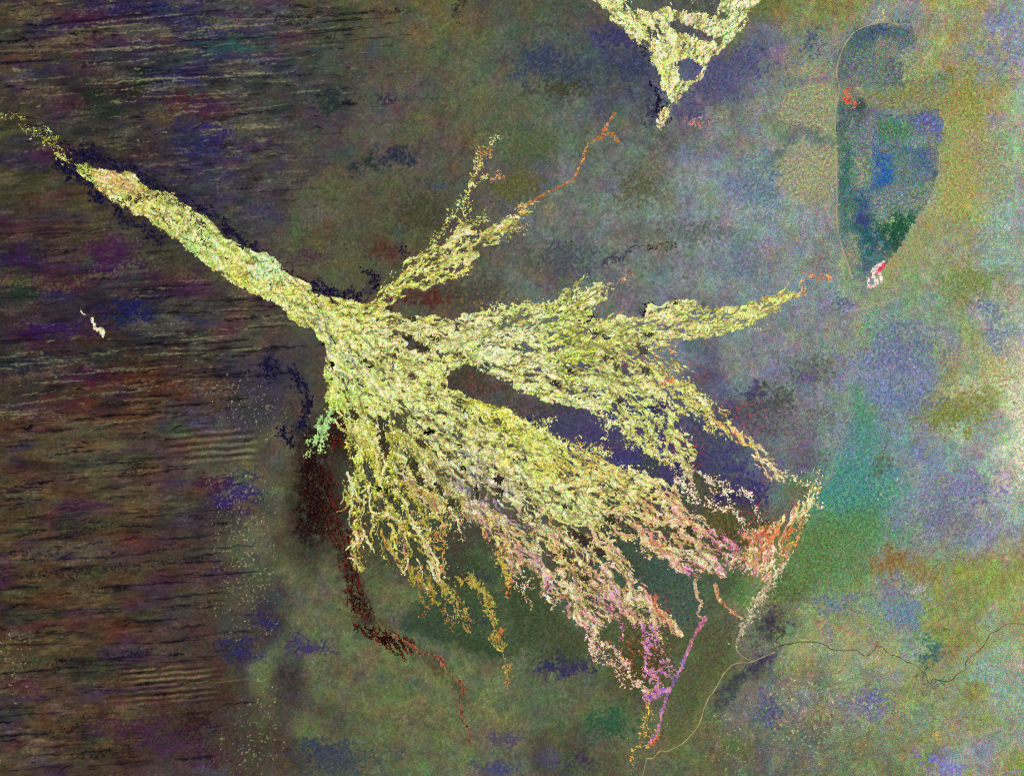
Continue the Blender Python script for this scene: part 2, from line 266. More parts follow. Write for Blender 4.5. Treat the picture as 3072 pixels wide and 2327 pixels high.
for pts in ([(1400,0),(1380,15),(1358,30),(1370,45),(1380,60)], [(1120,35),(1160,36),(1190,30),(1240,32)], [(830,75),(880,72),(940,64)], [(768,52),(850,48),(950,44)],
            [(180,1595),(230,1592),(330,1578)], [(30,1660),(90,1662),(170,1655)], [(0,1735),(60,1725),(150,1720),(270,1703)], [(215,1772),(280,1760),(370,1765)], [(115,2005),(190,1988),(320,1972),(500,1950)],
            [(215,2272),(300,2262),(400,2245)], [(100,2200),(180,2195),(260,2160)], [(390,1410),(440,1408)], [(400,1390),(450,1392)], [(470,1690),(560,1680),(620,1672)], [(440,1690),(300,1700)],
            [(2026,740+0),(1900,740),(1850,775),(1820,792)]):
    line(pts, 3.0, (14, 10, 16), .8)
line([(1820,792),(1850,772),(1880,748),(1905,730)], 6, (60,66,92), .6)
line([(200,466),(300,484),(400,515),(480,562),(560,598)], 13, (24,20,48), .6); line([(180,494),(262,558),(300,600),(372,648),(470,712)], 17, (24,20,44), .6); line([(650,660),(765,742),(850,824),(960,872),(1085,900),(1125,835)], 12, (30,26,48), .55)
line([(1015,1250),(1020,1330)], 34, (34,26,22), .8); line([(940,1330),(935,1420),(940,1500),(930,1590)], 44, (24,10,10), .9); line([(975,1440),(1000,1550),(1030,1660),(1060,1760),(1100,1850)], 26, (44,26,22), .7); line([(1100,1850),(1230,1935),(1340,2010),(1390,2090)], 14, (58,50,38), .6)
line([(880,1110),(915,1180),(900,1290)], 18, (38,34,62), .5); line([(800,1080),(830,1150)], 24, (36,32,66), .6); line([(700,1120),(760,1240)], 40, (40,36,60), .35)
line([(2300,1781),(2230,1885),(2206,1930)], 15, (134,138,112), .6); line([(2206,1930),(2150,2050),(2110,2120),(2085,2180),(2000,2256)], 12, (104,108,70), .5)
line([(2480,1450),(2510,1350),(2535,1250),(2555,1100),(2570,1000),(2600,920)], 8, (142,150,142), .65)
line([(2318,1954),(2450,1925),(2526,1951),(2600,1962),(2672,1965),(2780,2030),(2850,2043),(2905,1990),(2971,1899),(3072,1871)], 26, (152,156,112), .6)
# old shoreline ridges and dry valleys of the eastern plain
line([(2304,493),(2349,451),(2391,399),(2443,406),(2491,427)], 14, (78,92,98), .75)
line([(2349,395),(2330,380),(2308,360)], 16, (88,108,60), .6)
line([(2360,245),(2420,246),(2490,242)], 7, (110,80,120), .6)
line([(2651,846),(2690,800),(2738,768),(2790,703),(2860,634),(2894,582),(2890,486),(2860,382),(2850,330)], 38, (152,152,92), .4)
line([(2894,582),(2980,560),(3072,520)], 10, (150,150,90), .35)
line([(2557,839),(2580,880),(2590,930)], 6, (140,150,140), .6)
line([(2554,1164),(2575,1200),(2600,1250),(2625,1310),(2640,1360)], 8, (80,140,100), .6)
line([(2575,1164),(2600,1215),(2620,1250)], 3, (140,160,110), .6)
line([(3035,0),(3000,40),(2990,70)], 5, (90,98,80), .6)
line([(2850,210),(2790,205),(2785,215)], 5, (150,140,110), .5)
line([(2304,1986),(2260,2000),(2200,2060),(2150,2110)], 17, (50,52,70), .8)
line([(2320,1960),(2280,1985)], 16, (56,52,84), .7)
line([(2575,2085),(2545,2150),(2530,2190)], 4, (150,158,130), .5)
line([(2680,2080),(2710,2110)], 5, (160,164,110), .6); line([(2700,2180),(2650,2210),(2620,2240)], 4, (150,150,110), .6)
line([(2545,2200),(2548,2290)], 2, (140,140,100), .6); line([(2480,2262),(2530,2250)], 2.5, (150,140,110), .6)
line([(2120,1270-0),(2140,1300)], 3, (130,136,140), .5)
for k in range(9):
    y0 = 1240 + 22 * k; line([(2270 + 10 * (k % 3), y0 + 20), (2310, y0), (2350 + 12 * (k % 4), y0 + 12), (2400, y0 - 10)], 3, (140, 142, 124), .4)
line([(1235,1850),(1262,1885),(1340,1922),(1400,1945),(1490,1960)], 20, (44,60,40), .5)

# ------------------------------------------------------------------ lake basin
LAKE = [(2669,69),(2616,73),(2575,90),(2544,118),(2526,153),(2514,194),(2513,229),(2519,278),(2511,330),(2509,399),(2514,451),(2514,582),(2514,634),(2517,686),(2529,738),(2547,790),(2562,839),(2600,850),
        (2630,830),(2648,808),(2665,783),(2703,738),(2735,679),(2766,634),(2800,580),(2814,521),(2818,460),(2828,410),(2832,365),(2815,330),(2748,338),(2700,350),(2650,345),(2610,318),(2580,285),(2560,262),(2620,262),(2690,262),(2720,220),(2690,170),(2760,140),(2740,100)]
lake = inside(LAKE, PX + 3 * wc, PY + 3 * wd)
LG = G.copy()
def lpoly(poly, c, a=.9, sig=4):
    k = (poly_mask_w(poly, sig) * a)[..., None] * np.clip(1 + .22 * mott, .3, 1.4)[..., None].clip(0, 1)
    LG[:] = LG * (1 - k) + col(c) * np.exp(.14 * mott)[..., None] * k
def poly_mask_w(poly, sig): sig = sig + 3; return blur(inside(poly, PX + 8 * wc + 5 * wa, PY + 8 * wd + 5 * wb).astype(np.float32), sig + 1) * smooth(-2.2, .2, bn + .5 * mott)
lpoly([(2500,60),(2850,60),(2850,860),(2500,860)], (88,104,106), .55)
lpoly([(2669,69),(2616,73),(2575,90),(2544,118),(2540,150),(2590,140),(2630,112),(2670,108),(2740,120),(2760,110)], (62,92,98), .85)
lpoly([(2600,80),(2665,72),(2668,104),(2625,108)], (66,74,120), .7)
lpoly([(2526,160),(2510,230),(2540,240),(2560,200),(2545,160)], (82,96,104), .7)
lpoly([(2518,285),(2511,330),(2509,420),(2540,430),(2600,380),(2580,330),(2545,300)], (64,86,92), .8)
lpoly([(2560,380),(2610,350),(2625,400),(2630,440),(2590,440),(2540,420)], (118,124,128), .6)
lpoly([(2575,298),(2590,296),(2612,330),(2600,345),(2575,330),(2560,310)], (28,40,66), .95)
lpoly([(2610,330),(2660,345),(2640,365),(2600,350)], (96,96,150), .7)
lpoly([(2637,350),(2640,420),(2660,430),(2745,405),(2745,360),(2720,345),(2700,370),(2680,345)], (74,124,74), .8)
lpoly([(2660,345),(2720,345),(2700,372),(2670,362)], (70,130,160), .6)
lpoly([(2680,330),(2720,332),(2715,352),(2690,352)], (150,152,180), .7)
lpoly([(2748,338),(2810,332),(2832,365),(2828,412),(2790,414),(2748,400),(2740,370)], (92,94,156), .9)
lpoly([(2808,355),(2828,358),(2828,395),(2808,395)], (80,112,176), .6)
lpoly([(2740,410),(2800,418),(2790,450),(2730,455)], (120,150,130), .7)
lpoly([(2620,400),(2640,420),(2640,455),(2680,460),(2680,520),(2670,560),(2620,565),(2600,575),(2560,580),(2570,565),(2612,550),(2625,500),(2632,450)], (28,84,160), .9)
lpoly([(2640,560),(2600,600),(2610,650),(2575,640),(2560,600)], (50,84,130), .8)
lpoly([(2690,450),(2790,440),(2812,500),(2800,540),(2750,500),(2720,470)], (64,92,130), .7)
lpoly([(2790,490),(2814,500),(2816,530),(2790,540)], (62,88,92), .7)
lpoly([(2516,434),(2560,440),(2562,520),(2556,582),(2575,590),(2600,600),(2575,650),(2560,690),(2540,720),(2520,650),(2514,560)], (46,94,86), .85)
lpoly([(2562,476),(2610,480),(2608,556),(2575,560),(2560,530)], (142,148,112), .85)
lpoly([(2554,600),(2568,630),(2560,680),(2545,660)], (130,140,112), .8)
lpoly([(2561,599),(2571,627),(2560,686),(2575,721),(2582,766),(2599,797),(2630,800),(2665,783),(2703,738),(2735,679),(2766,634),(2750,640),(2700,640),(2640,690),(2620,640),(2600,640)], (28,78,92), .85)
lpoly([(2616,660),(2640,670),(2680,650),(2740,640),(2745,665),(2700,740),(2660,785),(2650,780),(2680,720),(2620,690)], (24,74,44), .9)
lpoly([(2580,620),(2612,640),(2612,680),(2575,680)], (60,50,120), .8)
lpoly([(2600,760),(2650,730),(2645,790),(2610,800)], (84,112,124), .7)
lpoly([(2540,704),(2566,700),(2580,750),(2582,804),(2560,800),(2545,750)], (146,146,108), .8)
lpoly([(2584,786),(2614,790),(2612,822),(2590,824)], (52,54,104), .8)
lpoly([(2660,780),(2720,700),(2700,740)], (24,40,90), .6)
pale = smooth(.3, 1.4, fbm(14, 77, 1.0)) * poly_mask(np.array([(2600,570),(2760,560),(2770,600),(2720,650),(2660,690),(2620,690),(2630,640)]), 10)
LG[:] = LG * (1 - .8 * pale[..., None]) + col((158,172,146)) * .8 * pale[..., None]

# ------------------------------------------------------------------ flow lines of the delta
FLOW = [[(205,490),(420,600),(620,740),(800,850),(950,960),(1050,1080)], [(1100,910),(1250,800),(1400,720),(1550,630),(1700,540)], [(1050,940),(1250,960),(1450,960),(1650,950),(1810,860)],
        [(1080,980),(1300,1030),(1600,1050),(1900,1000),(2100,970),(2300,920),(2410,860)], [(1350,1080),(1600,1090),(1800,1150),(1950,1250),(2050,1370),(2200,1480)],
        [(1850,1010),(1970,1090),(2100,1200),(2230,1320),(2400,1450)], [(1050,1080),(1250,1180),(1500,1280),(1700,1400),(1900,1500),(2100,1620),(2200,1680)],
        [(1030,1120),(1200,1250),(1400,1420),(1600,1580),(1750,1750),(1870,1900),(1960,2080)], [(1010,1150),(1120,1280),(1220,1420),(1350,1560),(1450,1720),(1500,1900)],
        [(1010,1180),(1080,1300),(1150,1450),(1210,1600),(1260,1760)], [(1000,1180),(1030,1300),(1060,1450),(1070,1650)], [(980,1200),(930,1340),(950,1500),(1050,1780)],
        [(2480,1440),(2400,1600),(2300,1780),(2210,1930)], [(1760,0),(1900,120),(2000,330)], [(2290,0),(2100,230),(2010,330)], [(0,1400),(700,1350)], [(0,100),(900,40)], [(0,2100),(700,2040)], [(1500,650),(2300,450)], [(2600,1200),(3000,1100)]]
fp, fv = [], []
for ln in FLOW:
    p = np.array(ln, float)
    for a, b in zip(p[:-1], p[1:]):
        d = b - a; L = np.hypot(*d); n = max(1, int(L / 60))
        for t in (np.arange(n) + .5) / n: fp.append(a + d * t); fv.append(d / L)
fp = np.array(fp); fv = np.array(fv)
q = 8
cx, cy = PX[::q, ::q], PY[::q, ::q]
acc = np.zeros(cx.shape + (2,))
for p, v in zip(fp, fv):
    w = 1. / ((cx - p[0]) ** 2 + (cy - p[1]) ** 2 + 900.) ** 1.6
    acc += w[..., None] * v
acc /= np.linalg.norm(acc, axis=-1, keepdims=True) + 1e-9
def upq(f):
    gx = np.clip((np.arange(NX) / q), 0, f.shape[1] - 1.001); gy = np.clip((np.arange(NY) / q), 0, f.shape[0] - 1.001)
    ix = gx.astype(int); iy = gy.astype(int); fx = (gx - ix)[None, :]; fy = (gy - iy)[:, None]
    return (f[iy][:, ix] * (1 - fx) + f[iy][:, ix + 1] * fx) * (1 - fy) + (f[iy + 1][:, ix] * (1 - fx) + f[iy + 1][:, ix + 1] * fx) * fy
VX, VY = upq(acc[..., 0]).astype(np.float32), upq(acc[..., 1]).astype(np.float32); ths = .42 * fbm(95, 82, 1.8) + .16 * fbm(36, 83, 1.6); SX = (VX * np.cos(ths) - VY * np.sin(ths)).astype(np.float32); SY = (VX * np.sin(ths) + VY * np.cos(ths)).astype(np.float32)
# meandering: turn the flow a little to and fro
th = .55 * fbm(38, 81, 1.2); c_, s_ = np.cos(th), np.sin(th)
VX, VY = (VX * c_ - VY * s_).astype(np.float32), (VX * s_ + VY * c_).astype(np.float32)
def drawn(n, length, step=3.5, straight=False):
    out = n.copy(); k = int(length / step); tot = 1
    for sg in (1, -1):
        x, y = PX.copy(), PY.copy()
        for i in range(k):
            vx = sample(SX if straight else VX, x, y); vy = sample(SY if straight else VY, x, y); x = x + sg * step * vx; y = y + sg * step * vy
            out = out + sample(n, x, y); tot += 1
    return (out - out.mean()) / out.std()
BAND = drawn(fbm(30, 90, 2.4, fine=6), 80, 7., True).astype(np.float32); BAND2 = drawn(fbm(16, 89, 2.2, fine=4), 45, 5., False).astype(np.float32)
LONG = drawn(fbm(13, 91, 1.7, fine=3.5), 40).astype(np.float32)             # long filaments
SHORT = drawn(fbm(10, 92, 1.4, fine=2), 14).astype(np.float32)
RIDGE = 1 - np.abs(drawn(fbm(22, 93, 2.4, fine=5), 22)); R2_ = 1 - np.abs(drawn(fbm(12, 98, 2.2, fine=3), 12)); RIDGE = RIDGE + .5 * R2_; RIDGE = ((RIDGE - RIDGE.mean()) / RIDGE.std()).astype(np.float32)
fine = fbm(7, 94, .5)
grit = fbm(5, 95, .3)

# ------------------------------------------------------------------ the wetland arms: outlines, then threads
P = {}
P['pan'] = [(205,482),(235,478),(260,490),(270,508),(300,505),(340,505),(380,520),(420,538),(450,562),(486,570),(521,582),(542,613),(583,634),(604,648),(637,653),(642,676),(660,693),(701,721),(746,738),(768,756),(820,770),(848,808),(883,832),(917,853),(962,877),(997,895),
 (931,988),(896,966),(862,935),(820,910),(768,886),(729,869),(694,848),(660,820),(625,792),(590,765),(542,723),(497,699),(455,668),(417,642),(368,618),(326,603),(312,584),(285,556),(257,535),(226,514)]
P['head'] = [(931,988),(997,895),(1046,901),(1115,910),(1150,1000),(1237,1060),(1337,1120),(1300,1180),(1200,1240),(1100,1270),(1040,1250),(985,1236),(969,1216),(983,1138),(976,1051),(959,1016)]
P['ne'] = [(1110,912),(1150,846),(1157,818),(1202,797),(1237,769),(1254,752),(1289,745),(1330,731),(1358,697),(1386,665),(1410,676),(1445,686),(1490,669),(1525,648),(1571,610),(1605,596),(1633,585),(1600,625),(1550,660),(1528,690),(1490,735),(1448,745),(1417,776),(1414,825),(1375,835),(1323,853),(1271,870),(1212,884),(1185,900),(1140,925)]
P['north'] = [(1115,915),(1150,930),(1254,945),(1358,960),(1410,940),(1480,932),(1536,922),(1571,910),(1664,932),(1710,905),(1744,903),(1776,853),(1803,842),(1828,853),(1824,884),(1807,915),(1755,932),(1765,945),(1800,957),(1841,945),(1900,947),(1935,955),(1900,1040),(1850,1100),(1866,1190),(1814,1233),(1744,1222),(1675,1214),(1640,1204),(1560,1172),(1500,1135),(1440,1112),(1380,1106),(1337,1108),(1237,1060),(1150,1000)]
P['eastarm'] = [(1935,955),(1953,908),(1980,915),(2022,905),(2074,908),(2126,915),(2178,919),(2213,915),(2248,901),(2279,884),(2304,886),(2325,886),(2353,863),(2373,872),(2391,890),(2402,884),(2405,856),(2420,822),(2439,818),(2432,840),(2416,880),(2408,905),(2373,919),(2339,929),(2311,953),(2300,945),(2251,976),(2213,992),(2161,1006),(2098,1019),(2057,1023),(2032,1016),(1980,1010),(1900,1040)]
P['se'] = [(1900,1040),(1980,1010),(2032,1016),(2036,1033),(2039,1068),(2075,1085),(2123,1103),(2098,1110),(2060,1116),(2022,1124),(2046,1144),(2081,1151),(2110,1190),(2144,1213),(2171,1195),(2189,1192),(2171,1223),(2196,1247),(2223,1282),(2260,1310),(2300,1360),(2340,1400),(2373,1417),(2391,1452),(2340,1450),(2305,1440),(2275,1400),(2245,1350),(2200,1325),(2165,1290),(2130,1262),(2100,1240),(2060,1240),(2030,1180),(1990,1130),(1935,1100),(1850,1100)]
P['center'] = [(1850,1100),(1935,1100),(1990,1130),(2030,1180),(2060,1240),(2030,1250),(2045,1300),(2060,1303),(2078,1331),(2098,1362),(2078,1383),(2085,1420),(2060,1440),(2012,1407),(1998,1390),(1963,1372),(1953,1358),(1935,1334),(1900,1313),(1866,1275),(1814,1233),(1866,1190)]
P['south'] = [(1337,1125),(1358,1160),(1410,1190),(1480,1207),(1525,1223),(1571,1265),(1605,1286),(1658,1310),(1692,1320),(1737,1348),(1779,1355),(1824,1386),(1866,1400),(1918,1421),(1970,1428),(2005,1452),(1960,1470),(1900,1520),(1800,1560),(1700,1570),(1560,1510),(1450,1430),(1330,1340),(1200,1240),(1300,1180)]
P['pink'] = [(1970,1450),(2005,1452),(2039,1442),(2080,1450),(2050,1480),(2030,1497),(2071,1529),(2105,1553),(2133,1581),(2171,1595),(2196,1622),(2203,1660),(2196,1699),(2178,1720),(2168,1760),(2120,1725),(2060,1720),(2020,1690),(1950,1640),(1900,1612),(1831,1603),(1790,1565),(1900,1520)]
P['lower'] = [(1180,1235),(1200,1240),(1330,1340),(1450,1430),(1560,1510),(1700,1570),(1790,1565),(1831,1605),(1865,1660),(1900,1720),(1960,1770),(1990,1810),(2010,1850),(2040,1885),(2057,1909),(2030,1915),(1990,1890),(1945,1850),(1930,1885),(1905,1865),(1850,1862),(1790,1905),(1755,1874),(1724,1847),(1682,1822),(1664,1784),(1647,1746),(1571,1709),(1525,1690),(1510,1692),(1490,1650),(1462,1608),(1428,1581),(1410,1532),(1340,1470),(1270,1400),(1200,1320),(1140,1260)]
P['fault'] = [(2474,1459),(2445,1425),(2420,1470),(2380,1515),(2345,1545),(2310,1565),(2290,1600),(2240,1610),(2203,1660),(2215,1720),(2304,1740),(2332,1726),(2356,1678),(2391,1615),(2419,1560),(2453,1501)]
P['fan'] = [(985,1236),(1040,1245),(1100,1265),(1180,1240),(1270,1400),(1340,1470),(1410,1532),(1428,1581),(1390,1600),(1340,1540),(1300,1560),(1320,1650),(1340,1760),(1290,1790),(1240,1730),(1190,1700),(1120,1620),(1085,1720),(1050,1700),(1040,1600),(1010,1520),(1030,1420),(1050,1338)]
P['tri'] = [(1758,-40),(1772,17),(1814,14),(1838,38),(1831,66),(1869,90),(1897,118),(1928,135),(1949,167),(1967,198),(1980,236),(1991,267),(2012,288),(2001,323),(1975,344),(1977,375),(1987,413),(1998,375),(2012,340),(2029,306),(2071,260),(2105,226),(2133,181),(2171,142),(2217,94),(2255,45),(2290,0),(2320,-40)]
COVER = dict(pan=1.75, head=1.6, ne=.65, north=1.25, eastarm=1.15, se=.25, center=.9, south=1.45, pink=.45, lower=.25, fault=.0, tri=1.35, fan=-2.2)   # how closed the reed cover is
LACE = .30 * LONG + .62 * RIDGE + .12 * fine + .25 * bn + .40 * BAND + .40 * BAND2; LACE = LACE / LACE.std()
SOFT = {k: blur(inside(v, WX, WY).astype(np.float32), 9) for k, v in P.items()}
total = np.clip(sum(SOFT.values()), 0, 1)
zc = sum(SOFT[k] * COVER[k] for k in P) / (sum(SOFT.values()) + 1e-4)
AMPL = .40
tt_ = smooth(.03, .85, total)
field = tt_ + AMPL * (zc * smooth(.25, .95, tt_) + LACE * smooth(0, .4, tt_)) - .47
def filaments(poly_w, cover, width, length, seed, wander=.30, straight=True):
    """bright winding strands: particles drift down the flow from random starts; returns strand field and one random number per strand"""
    r = np.random.default_rng(seed); T = np.zeros(NX * NY, np.float32); I = np.zeros(NX * NY, np.float32)
    for k, c in cover.items():
        m = inside(P[k], PX, PY); cells = np.nonzero(m.ravel())[0]
        if not len(cells) or c <= 0: continue
        n = int(c * len(cells) * STEP * STEP / (length * width)) + 1
        pk = r.choice(cells, n); x = PX.ravel()[pk].astype(float); y = PY.ravel()[pk].astype(float)
        L = length * (.4 + 1.1 * r.random(n)); wv = width * (.55 + .8 * r.random(n)); rid = r.random(n).astype(np.float32); h = np.zeros(n); bias_ = .10 * r.standard_normal(n)
        st_ = 2.2; trav = 0.
        x0, y0 = x.copy(), y.copy(); pts_ = []
        while trav < length * 1.5:
            alive = trav < L
            ix = np.clip(((x + PAD) / STEP), 1, NX - 3).astype(int); iy = np.clip(((y + PAD) / STEP), 1, NY - 3).astype(int)
            vx = (SX if straight else VX)[iy, ix]; vy = (SY if straight else VY)[iy, ix]
            h = .93 * h + wander * .36 * r.standard_normal(n) + bias_ * .05
            ch, sh = np.cos(h), np.sin(h); x = x + st_ * (vx * ch - vy * sh); y = y + st_ * (vx * sh + vy * ch)
            taper = np.clip(1.25 - trav / L, .35, 1.); w_ = wv * taper * .5
            for dy in (-2, -1, 0, 1, 2):
                for dx in (-2, -1, 0, 1, 2):
                    jx = ix + dx; jy = iy + dy
                    d2 = (xs[np.clip(jx, 0, NX - 1)] - x) ** 2 + (ys[np.clip(jy, 0, NY - 1)] - y) ** 2
                    v = np.exp(-.69 * d2 / np.maximum(w_, .8) ** 2).astype(np.float32)
                    ok = alive & (jx >= 0) & (jx < NX) & (jy >= 0) & (jy < NY) & (v > .08)
                    f = jy[ok] * NX + jx[ok]; vv = v[ok]
                    better = vv > T[f]; I[f[better]] = rid[ok][better]
                    np.maximum.at(T, f, vv)
            trav += st_
    return T.reshape(NY, NX), I.reshape(NY, NX)
WT = dict(pan=.06, head=.10, ne=.6, north=.30, eastarm=.3, se=.7, center=.5, south=.28, pink=.65, lower=.7, fault=.8, tri=.08, fan=1.)
TH, TID = filaments(P, dict(ne=2.0, north=1.2, eastarm=1.6, se=1.7, center=1.5, south=1.3, pink=2.2, lower=2.1, fault=1.6, fan=.75), 6.0, 140, 7, .34)
TB, TBI = filaments(P, dict(pan=.25, head=.3, north=.3, south=.35, eastarm=.25, tri=.2, center=.2, pink=.2, lower=.2), 5.0, 110, 8, .30)
TD, TDI = filaments(P, dict(pan=.16, head=.22, north=.26, south=.26, eastarm=.22, tri=.14, center=.26, pink=.2, lower=.2, ne=.2, se=.2), 3.2, 90, 9, .45, False)
wt = sum(SOFT[k] * WT[k] for k in P) / (sum(SOFT.values()) + 1e-4)
wt = np.where(total > .02, wt, 0)
field = tt_ + AMPL * (zc * (1 - wt) * smooth(.25, .95, tt_) + (1 - .65 * wt) * LACE * smooth(0, .4, tt_)) + wt * (1.15 * TH - .52) * smooth(.0, .5, tt_) - .47
field += (1 - wt) * .35 * TB * smooth(.1, .6, tt_) + .55 * smooth(.02, .3, total) * wt * TH * (1 - tt_)
HOLES = [[(1215,1008),(1245,1018),(1262,1035),(1300,1040),(1285,1052),(1250,1054),(1228,1030)], [(1880,20),(1918,30),(1960,36),(2000,22),(2070,40),(2120,34),(2160,30),(2150,-10),(1880,-10)], [(2110,22),(2140,18),(2152,44),(2120,52)],
         [(2000,62),(2040,66),(2090,90),(2130,112),(2180,116),(2150,128),(2110,120),(2060,100),(2010,86)], [(2029,186),(2065,178),(2100,192),(2106,214),(2075,240),(2050,236),(2030,214)], [(2160,38),(2190,45),(2180,60),(2160,56)],
         [(1350,1128),(1380,1112),(1440,1118),(1500,1140),(1545,1170),(1560,1200),(1500,1218),(1440,1196),(1390,1180)]]
for h in HOLES: field -= 1.25 * poly_mask(h, 5)

